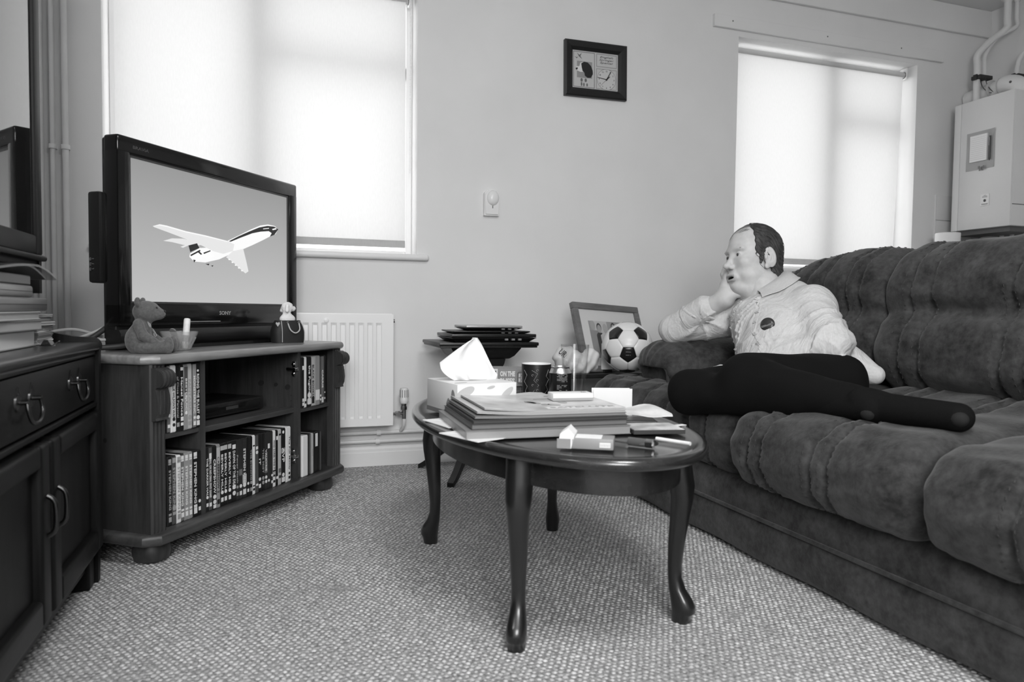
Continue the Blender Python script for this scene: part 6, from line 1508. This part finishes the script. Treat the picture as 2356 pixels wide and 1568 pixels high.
# joints
J = dict(Ls=(1.745, 1.985, .738), Rs=(1.700, 2.300, .705), Le=(1.66, 1.800, .622), Lw=(1.52, 1.965, .545), Re=(1.502, 2.470, .652), Rc=(1.566, 2.345, .735), Rw=(1.603, 2.283, .772),
         Lh=(1.655, 1.760, .510), Lk=(1.345, 1.80, .522), La=(1.425, 1.425, .488), Lt=(1.452, 1.185, .493), Rh=(1.70, 1.915, .50), Rk=(1.270, 1.975, .466), Ra=(1.39, 1.60, .478), Rt=(1.405, 1.385, .488))
def fold(P, a, b, r=.006): return cap(P, a, b, r, r*.6)
def rid(x, p=3): return (1-np.abs(np.sin(x)))**p
def vec(*a): return np.array(a, np.float32)
def near(P, c, r): return np.exp(-(np.linalg.norm(P-np.asarray(c, np.float32), axis=1)/r)**2)
def shirt_sdf(P):
    d = cap(P, J['Ls'], J['Rs'], .076, .068)
    d = smin(d, elli(P, (1.690, 2.13, .685), (.12, .165, .11)), .04)
    d = smin(d, elli(P, (1.670, 2.05, .63), (.135, .165, .12)), .04)
    d = smin(d, elli(P, (1.655, 1.99, .575), (.155, .175, .10)), .04)
    d = smin(d, elli(P, (1.735, 1.875, .545), (.12, .115, .085)), .04)
    d = smin(d, cap(P, (1.745, 1.85, .565), (1.79, 1.752, .530), .055, .030), .03)
    d = smin(d, cap(P, (1.70, 2.27, .755), (1.752, 2.075, .788), .045, .052), .035)
    warp = .02*np.sin(P[:, 2]*37+P[:, 1]*11)+.012*np.sin(P[:, 1]*53+P[:, 0]*29)
    # vertical drapes down the right side of the chest, fading to the left
    fr = np.clip((1.66-P[:, 0])/.05, 0, 1); rt = np.clip((P[:, 1]-2.03)/.08, 0, 1)
    d = d-.010*fr*rt*rid((P[:, 1]+.35*(P[:, 2]-.65)+warp)*78)
    # slack folds over the belly
    d = d-.007*fr*(1-rt)*rid((P[:, 2]*1.0+.55*P[:, 1]+warp)*46)*np.clip((.70-P[:, 2])/.08, 0, 1)
    # tension lines from the left armpit towards the buttons
    c = vec(1.62, 1.93, .70); q = P-c; an = np.arctan2(q[:, 2], q[:, 1]); rr = np.linalg.norm(q, axis=1)
    d = d-.005*fr*rid(an*4+rr*12, 2)*np.exp(-((rr-.085)/.04)**2)
    la = cap(P, J['Ls'], J['Le'], .076, .058); la = smin(la, cap(P, J['Le'], J['Lw'], .057, .043), .02)
    ue = vec(*J['Le'])-vec(*J['Ls']); ue /= np.linalg.norm(ue); s_ = (P-vec(*J['Ls']))@ue
    la = la-.012*rid((s_*1.0+.35*P[:, 0]+warp*1.3)*34+1.0)*np.clip((s_-.05)/.1, 0, 1)-.006*near(P, J['Le'], .09)*rid((P@vec(.8, -.3, 1.2)+warp)*60)
    la = la-.006*rid((P@vec(.9, .6, -.4)+warp*1.5)*38)*np.clip(1-s_/.16, 0, 1)
    ra = cap(P, J['Rs'], J['Re'], .070, .054); ra = smin(ra, cap(P, J['Re'], J['Rc'], .055, .049), .015)
    ce = vec(1.565, 2.37, .690); q = P-ce; an = np.arctan2(q[:, 2], q[:, 0]*.8-q[:, 1]*.6); rr = np.linalg.norm(q, axis=1)
    ra = ra-.011*rid(an*3.2+14*rr+warp*10, 2)*np.exp(-((rr-.065)/.04)**2)
    d = smin(d, la, .022); d = smin(d, ra, .022)
    return d+.0022*np.sin(P[:, 1]*31+P[:, 2]*23)*np.sin(P[:, 0]*27-P[:, 2]*19+1)
def cuff_sdf(P):
    a = np.array(J['Re']); b = np.array(J['Rc']); u = (b-a)/np.linalg.norm(b-a)
    d = cap(P, a+u*.085, b+u*.012, .0555, .0530); pl = (P-(b+u*.014))@u.astype(np.float32)
    d = smax(d, pl, .003); return smax(d, -((P-(a+u*.075))@u.astype(np.float32)), .003)
def trouser_sdf(P):
    d = elli(P, (1.70, 1.87, .49), (.10, .10, .06))
    l = cap(P, J['Lh'], J['Lk'], .088, .078); l = smin(l, cap(P, J['Lk'], J['La'], .072, .046), .02)
    r = cap(P, J['Rh'], J['Rk'], .080, .072); r = smin(r, cap(P, J['Rk'], J['Ra'], .068, .046), .02)
    d = smin(d, smin(l, r, .03), .04)
    return d+.0025*np.sin(P[:, 0]*38+P[:, 1]*22)*np.sin(P[:, 1]*29+P[:, 2]*41)
def sock_sdf(P):
    d = None
    for a, t in (('La', 'Lt'), ('Ra', 'Rt')):
        A = np.array(J[a]); B = np.array(J[t]); u = (B-A)/np.linalg.norm(B-A)
        f = cap(P, A-u*.05, A+u*.03, .039, .041); f = smin(f, cap(P, A+u*.02, B, .040, .033), .02); f = smin(f, elli(P, A+u*.01+np.array([-.02, 0, .012]), (.035, .036, .034)), .02)
        d = f if d is None else np.minimum(d, f)
    return d
def fingers(P, chains, k=.004):
    d = None
    for ch in chains:
        for (a, ra), (b, rb) in zip(ch[:-1], ch[1:]):
            c = cap(P, a, b, ra, rb); d = c if d is None else smin(d, c, k if (a != ch[0][0]) else k)
    return d
RH_palm = [((1.603, 2.283, .772), .033), ((1.613, 2.277, .795), .033), ((1.622, 2.290, .822), .031)]
RH_f = [[((1.612, 2.272, .825), .0135), ((1.610, 2.286, .856), .0115), ((1.628, 2.300, .884), .010), ((1.646, 2.306, .898), .0085)],
        [((1.617, 2.288, .830), .014), ((1.614, 2.305, .866), .0118), ((1.632, 2.320, .897), .0102), ((1.652, 2.325, .912), .0088)],
        [((1.624, 2.303, .831), .0135), ((1.623, 2.321, .866), .0115), ((1.641, 2.334, .896), .010), ((1.660, 2.338, .910), .0085)],
        [((1.632, 2.316, .828), .0125), ((1.636, 2.333, .856), .0105), ((1.652, 2.343, .880), .009), ((1.668, 2.346, .892), .0078)],
        [((1.612, 2.262, .785), .019), ((1.632, 2.236, .792), .0145), ((1.656, 2.214, .800), .0125), ((1.678, 2.204, .812), .0105)]]
LH_palm = [((1.52, 1.965, .545), .026), ((1.454, 1.998, 0.524), .028), ((1.426, 2.025, 0.512), .024)]
LH_f = [[((1.428, 2.018, 0.520), .0125), ((1.401, 2.048, 0.517), .0105), ((1.381, 2.076, 0.500), .0095), ((1.368, 2.096, 0.484), .008)],
        [((1.422, 2.030, 0.515), .0125), ((1.400, 2.065, 0.509), .0108), ((1.386, 2.095, 0.488), .0096), ((1.376, 2.114, 0.469), .0082)],
        [((1.422, 2.042, 0.508), .0122), ((1.406, 2.076, 0.499), .0104), ((1.396, 2.102, 0.477), .0094), ((1.390, 2.118, 0.459), .008)],
        [((1.426, 2.050, 0.500), .011), ((1.418, 2.080, 0.488), .0093), ((1.412, 2.100, 0.468), .0085), ((1.408, 2.112, 0.454), .0072)],
        [((1.461, 1.990, 0.532), .015), ((1.431, 1.998, 0.539), .0125), ((1.406, 2.015, 0.538), .0108), ((1.386, 2.030, 0.532), .009)]]
def hand_sdf(P, palm, fin):
    d = None
    for (a, ra), (b, rb) in zip(palm[:-1], palm[1:]):
        c = cap(P, a, b, ra, rb); d = c if d is None else smin(d, c, .012)
    return smin(d, fingers(P, fin), .008)
def body_core(P):
    d = shirt_sdf(P)+.013; d = np.minimum(d, trouser_sdf(P)+.012); d = smin(d, cap(P, (1.72, 2.17, .72), (1.712, 2.205, .82), .066, .066), .02)
    d = np.minimum(d, sock_sdf(P)+.005)
    return d
def forearm_sdf(P):
    d = cap(P, (1.535, 2.405, .69), J['Rw'], .044, .034); return d
def man():
    t = thing('person', 'seated man in pale shirt and black trousers, chin propped on hand', 'person', (1.75, 1.85, .46))
    off = np.array([1.75, 1.85, .46], np.float32)
    skin = mk('skin', .57, .5, spec=.35, nz=(40, .08), bump=(260, .12, .001)); b = skin.node_tree.nodes['Principled BSDF']; b.inputs['Subsurface Weight'].default_value = .15; b.inputs['Subsurface Radius'].default_value = (.006, .005, .004); b.inputs['Subsurface Scale'].default_value = .6
    lip = mk('lip', .42, .45); dark = mk('mouth_dark', .02, .6)
    Vs, Qs, mi, n0 = [], [], [], 0
    def addp(V, Q, mat=None):
        nonlocal n0
        Vs.append(V-off); Qs.append(Q+n0); mi.append(np.zeros(len(Q), np.int32) if mat is None else mat); n0 += len(V)
    # head with neck
    V, Q = nets(head_sdf, (-.13, -.115, -.235), (.135, .115, .14), .0023)
    fc = V[Q].mean(1); m_ = np.zeros(len(Q), np.int32)
    lipz = (np.abs(fc[:, 1]) < .0245) & (fc[:, 2] > -.0985) & (fc[:, 2] < -.0715) & (fc[:, 0] > .090); m_[lipz] = 1
    m_[(np.abs(fc[:, 1]) < .0205) & (np.abs(fc[:, 2]+.0838) < .0047) & (fc[:, 0] > .07) & (fc[:, 0] < .0945)] = 2
    addp(HO+V@HR.T, Q, m_)
    V, Q = nets(lambda P: smin(hand_sdf(P, RH_palm, RH_f), forearm_sdf(P), .015), (1.49, 2.15, .64), (1.72, 2.46, .94), .0028); addp(V, Q)
    V, Q = nets(lambda P: hand_sdf(P, LH_palm, LH_f), (1.36, 1.88, .49), (1.56, 2.11, .66), .0026); addp(V, Q)
    V, Q = nets(body_core, (1.2, 1.12, .38), (1.96, 2.56, .90), .012); addp(V, Q)
    o = mesh_np('body', np.concatenate(Vs), np.concatenate(Qs), [skin, lip, dark], t)
    o.data.polygons.foreach_set('material_index', np.concatenate(mi))
    # nails on the visible left hand
    for f_ in LH_f[:3]:
        a = np.array(f_[-2][0]); c = np.array(f_[-1][0]); u = (c-a)/np.linalg.norm(c-a)
        nv = np.array([-.45, .1, .9]); nv = nv-u*(nv@u); nv /= np.linalg.norm(nv); s_ = np.cross(nv, u)
        bm = new(); bmesh.ops.create_uvsphere(bm, u_segments=10, v_segments=6, radius=1, matrix=axes(c+nv*.0068-off, u*.0055, s_*.0045, nv*.0016)); obj('fingernail', bm, mk('nail', .62, .3), o, 180)
    # eyes
    for s in (-1, 1):
        c = h2w((.0778, s*.0335, -.001))-off; Mx = axes(c, HR[:, 0], HR[:, 1], HR[:, 2])
        bm = new(); bmesh.ops.create_uvsphere(bm, u_segments=24, v_segments=16, radius=.0128, matrix=Mx); e = obj('eyeball', bm, mk('eye_white', .55, .2), t, 180)
        bm = new(); lathe(bm, [(.0058, 0), (.0052, .0012), (.0005, .0022)], 20, Mx @ RZ(.12) @ RY(PI/2+.02) @ T(0, 0, .0112)); obj('iris', bm, mk('iris_grey', .06, .15), e, 180)
        bm = new(); rs = random.Random(11)
        for k in range(46):
            v = rs.random(); y = s*(.014+.036*v); z = .0165+.006*math.sin(v*2.6)-.004*max(0, v-.7)+rs.uniform(-.0022, .0022); x0 = .0955-.05*max(0, abs(y)-.02)**1.1*6.2
            p = Vector(h2w((x0, y, z))-off); qv = Vector(h2w((x0-.0008, y+s*.006, z+.0022))-off); tube(bm, [p, (p+qv)/2+Vector((-.0006, 0, 0)), qv], [.0005, .0002], 4)
        o2 = obj('eyebrow', bm, mk('brow_hair', .12, .8), t); o2['kind'] = 'stuff'
    # hair
    hm = mk('hair_dark', .045, .6, nz=(90, .5), bump=(300, .6, .002), stretch=(1, 1, .3))
    V, Q = nets(hair_sdf, (-.14, -.11, -.13), (.06, .11, .15), .0024); h = mesh_np('hair', (HO+V@HR.T)-off, Q, hm, t)
    rng = np.random.default_rng(8)
    def grow(fn, S, dirf, L, n=5):
        P = [S]; eps = .001
        for k in range(n):
            p = P[-1]; g = np.stack([fn(p+e)-fn(p-e) for e in np.eye(3, dtype=np.float32)*eps], 1); g /= np.linalg.norm(g, axis=1)[:, None]+1e-9
            v = dirf(p); v = v-g*(v*g).sum(1)[:, None]; v /= np.linalg.norm(v, axis=1)[:, None]+1e-9
            q = p+v*(L/n)[:, None]; q = q-g*fn(q)[:, None]; P.append(q)
        return np.stack(P, 1)
    vis = V[rng.choice(len(V), 620)]; hb = lambda p: smin(cranium(p), cap(p, (-.03, 0, -.03), (-.052, 0, -.13), .068, .066), .03)-.0075
    def flow(p): return np.stack([-.75-.0*p[:, 0], .25*np.sign(p[:, 1]), -.75*np.ones(len(p))*np.clip((.13-p[:, 2])/.1, .1, 1)], 1).astype(np.float32)+rng.normal(0, .18, p.shape).astype(np.float32)
    S = vis[hb(vis) > -.004][:430]; tr = grow(hb, S.astype(np.float32), flow, rng.uniform(.015, .032, len(S)))
    bm = new()
    for c in tr: tube(bm, [Vector(h2w(p)-off) for p in c], [.0009, .0003], 4)
    o2 = obj('hair_strands', bm, mk('hair_strand', .06, .5), h); o2['kind'] = 'stuff'
    cr_ = lambda p: cranium(p)-.0022
    S = np.stack([rng.uniform(.0, .055, 150), rng.uniform(-.06, .045, 150), np.full(150, .12)], 1).astype(np.float32); S[:, 2] = .036+.089*np.sqrt(np.maximum(.05, 1-((S[:, 0]+.006)/.101)**2-(S[:, 1]/.079)**2))+.0015
    tr = grow(cr_, S, lambda p: np.stack([np.ones(len(p)), -.35*np.ones(len(p)), np.zeros(len(p))], 1).astype(np.float32)+rng.normal(0, .12, p.shape).astype(np.float32), rng.uniform(.03, .055, 150))
    bm = new()
    for c in tr: tube(bm, [Vector(h2w(p)-off) for p in c], [.0006, .0002], 4)
    o2 = obj('thinning_hair', bm, mk('hair_thin', .16, .6), t); o2['kind'] = 'stuff'
    # clothes
    sc_ = mk('collar_cotton', .62, .8, spec=.2, nz=(120, .05), bump=(340, .15, .0015))
    sm = mk('shirt_cotton', .62, .8, spec=.2, nz=(120, .05), bump=(340, .15, .0015))
    nt = sm.node_tree; tc = nt.nodes.new('ShaderNodeTexCoord'); wv = nt.nodes.new('ShaderNodeTexNoise'); wv.inputs['Scale'].default_value = 9; wv.inputs['Detail'].default_value = 3; wv.inputs['Distortion'].default_value = 2.2; wv.inputs['Roughness'].default_value = .55
    mp = nt.nodes.new('ShaderNodeMapping'); mp.inputs['Rotation'].default_value = (.5, .3, .6); mp.inputs['Scale'].default_value = (1, 1.6, .7); nt.links.new(tc.outputs['Object'], mp.inputs[0]); nt.links.new(mp.outputs[0], wv.inputs['Vector'])
    b2 = nt.nodes.new('ShaderNodeBump'); b2.inputs['Strength'].default_value = .42; b2.inputs['Distance'].default_value = .024; nt.links.new(wv.outputs['Fac'], b2.inputs['Height'])
    old = [n for n in nt.nodes if n.type == 'BUMP' and n != b2][0]; nt.links.new(b2.outputs[0], old.inputs['Normal'])
    V, Q = nets(shirt_sdf, (1.36, 1.66, .43), (1.95, 2.56, .88), .0058); s = mesh_np('shirt', V-off, Q, sm, t)
    V, Q = nets(cuff_sdf, (1.45, 2.25, .6), (1.66, 2.5, .82), .004); mesh_np('cuff', V-off, Q, sm, s)
    V, Q = nets(trouser_sdf, (1.18, 1.35, .38), (1.92, 2.10, .66), .008); mesh_np('trousers', V-off, Q, mk('trouser_black', .006, .9, spec=.15), t)
    V, Q = nets(sock_sdf, (1.3, 1.12, .42), (1.5, 1.72, .56), .006); so = mesh_np('socks', V-off, Q, mk('sock_black', .008, .9, spec=.1, bump=(400, .4, .002)), t)
    for c in ((1.437, 1.170, .492), (1.390, 1.378, .478)):
        bm = new(); bmesh.ops.create_uvsphere(bm, u_segments=14, v_segments=10, radius=1, matrix=T(*(np.array(c)-off)) @ Matrix.Diagonal((.018, .02, .018, 1))); obj('worn_patch', bm, mk('sock_worn', .013, .9), so, 180)
    # shirt collar: two turned-down flaps meeting behind the neck, open at the throat
    inn = smooth_pts([(1.803, 2.226, .872), (1.783, 2.188, .868), (1.727, 2.142, .845), (1.650, 2.152, .796)], 8)
    out = smooth_pts([(1.828, 2.212, .852), (1.795, 2.108, .850), (1.722, 2.043, .831), (1.628, 2.086, .758)], 8)
    for side in (0, 1):
        rows = []
        for k, (p, q) in enumerate(zip(inn, out)):
            W_ = [p+Vector((0, 0, -.03)), p+Vector((0, 0, -.004))]+[p.lerp(q, u)+Vector((0, 0, .010*math.sin(PI*min(1, u*1.15))+.004*(1-u))) for u in (0, .12, .3, .5, .7, .88, 1)]
            if side: W_ = [Vector((w.x-.01, 2*2.226-w.y, w.z-.028*(1-k/24)-.012)) for w in W_]
            A_ = np.array([list(w) for w in W_], np.float32)
            for _ in range(10):
                e = .003; g_ = np.stack([shirt_sdf(A_+o_)-shirt_sdf(A_-o_) for o_ in np.eye(3, dtype=np.float32)*e], 1); g_ /= np.linalg.norm(g_, axis=1)[:, None]+1e-9
                mv = np.clip(.006-shirt_sdf(A_), 0, .008); mv[:2] = 0; A_ = A_+g_*mv[:, None]
            rows.append([Vector(w-off) for w in A_])
        bm = new(); quad_strip(bm, rows); bmesh.ops.recalc_face_normals(bm, faces=bm.faces[:]); r_ = bmesh.ops.extrude_face_region(bm, geom=bm.faces[:])
        for v in [q for q in r_['geom'] if isinstance(q, bmesh.types.BMVert)]: v.co += Vector((-.0004, 0, .0022 if not side else .0022))
        obj('collar', bm, sc_, s, 60)
    # fittings that follow the shirt front: march forward along +x to the cloth
    def cloth(yz, lift=.002):
        P = np.array([[1.36, y, z] for y, z in yz], np.float32)
        for _ in range(60): P[:, 0] += np.clip(shirt_sdf(P)*.7, -.02, .03)
        e = .004; n = np.stack([shirt_sdf(P+o)-shirt_sdf(P-o) for o in np.eye(3, dtype=np.float32)*e], 1); n /= np.linalg.norm(n, axis=1)[:, None]
        return P+n*lift-off, n
    path = smooth_pts([(2.10, .772, 0), (2.068, .743, 0), (2.042, .699, 0), (2.007, .655, 0), (1.955, .614, 0), (1.93, .59, 0)], 6)
    rows = []
    for p in path:
        P, n = cloth([(p.x+.013*k, p.y+.006*k) for k in (-1, -.93, -.4, 0, .4, .93, 1)], .0022); P[0] -= n[0]*.003; P[-1] -= n[-1]*.003
        rows.append([Vector(q) for q in P])
    bm = new(); quad_strip(bm, rows); obj('button_placket', bm, sm, s, 60)
    for y, z in ((2.052, .722), (2.035, .688), (2.002, .650), (1.966, .622)):
        P, n = cloth([(y, z)], .0035); bm = new(); lathe(bm, [(.0052, 0), (.0056, .0012), (.0046, .0018), (.0036, .0012), (.0005, .0012)], 16, T(*P[0]) @ frame_z(n[0])); obj('button', bm, mk('button_pearl', .45, .3), s, 40)
        bm = new(); bx(bm, -.009, .009, -.0006, .0006, -.0004, .0006, M=T(*(P[0]-n[0]*.0012)) @ frame_z(n[0])); obj('buttonhole', bm, mk('thread_grey', .3, .8), s)
    c4 = [(2.056, .722), (1.972, .731), (1.895, .655), (1.975, .640)]
    rows = []
    for i in range(11):
        v = i/10; L_ = [(c4[0][k]*(1-v)+c4[3][k]*v) for k in (0, 1)]; R_ = [(c4[1][k]*(1-v)+c4[2][k]*v) for k in (0, 1)]
        P, n = cloth([(L_[0]*(1-u)+R_[0]*u, L_[1]*(1-u)+R_[1]*u) for u in [j/10 for j in range(11)]], .0018 if 0 < i < 10 else .0004); P[0] -= n[0]*.0016; P[-1] -= n[-1]*.0016
        rows.append([Vector(q) for q in P])
    bm = new(); quad_strip(bm, rows); obj('chest_pocket', bm, sm, s, 60)
    P, n = cloth([(1.975, .683)], .004); nz_ = Vector(n[0]); up = (Vector((0, 0, 1))-nz_*nz_.z).normalized(); rt = up.cross(nz_)
    bd = thing('badge', 'dark round pin badge on the chest of the pale shirt', 'badge', M=axes(Vector(P[0])+Vector(off), rt, up, nz_))
    bm = new(); lathe(bm, [(.0215, -.002), (.0235, .0), (.022, .003), (.012, .0048), (.0005, .0054)], 32); obj('disc', bm, mk('badge_dark', .035, .25), bd, 60)
    F = RZ(.35) @ T(0, 0, .0046); poly_print('badge_band', [[(-.020, -.0075), (.020, -.0075), (.021, -.0005), (-.021, -.0005)]], mk('badge_mid', .12, .3), bd, F, .0006); text('badge_lettering', 'TRANSPORT', F @ T(0, -.004, .0006), .028, .004, mk('badge_ink', .3, .5), bd)
    return t
PERSON = man()
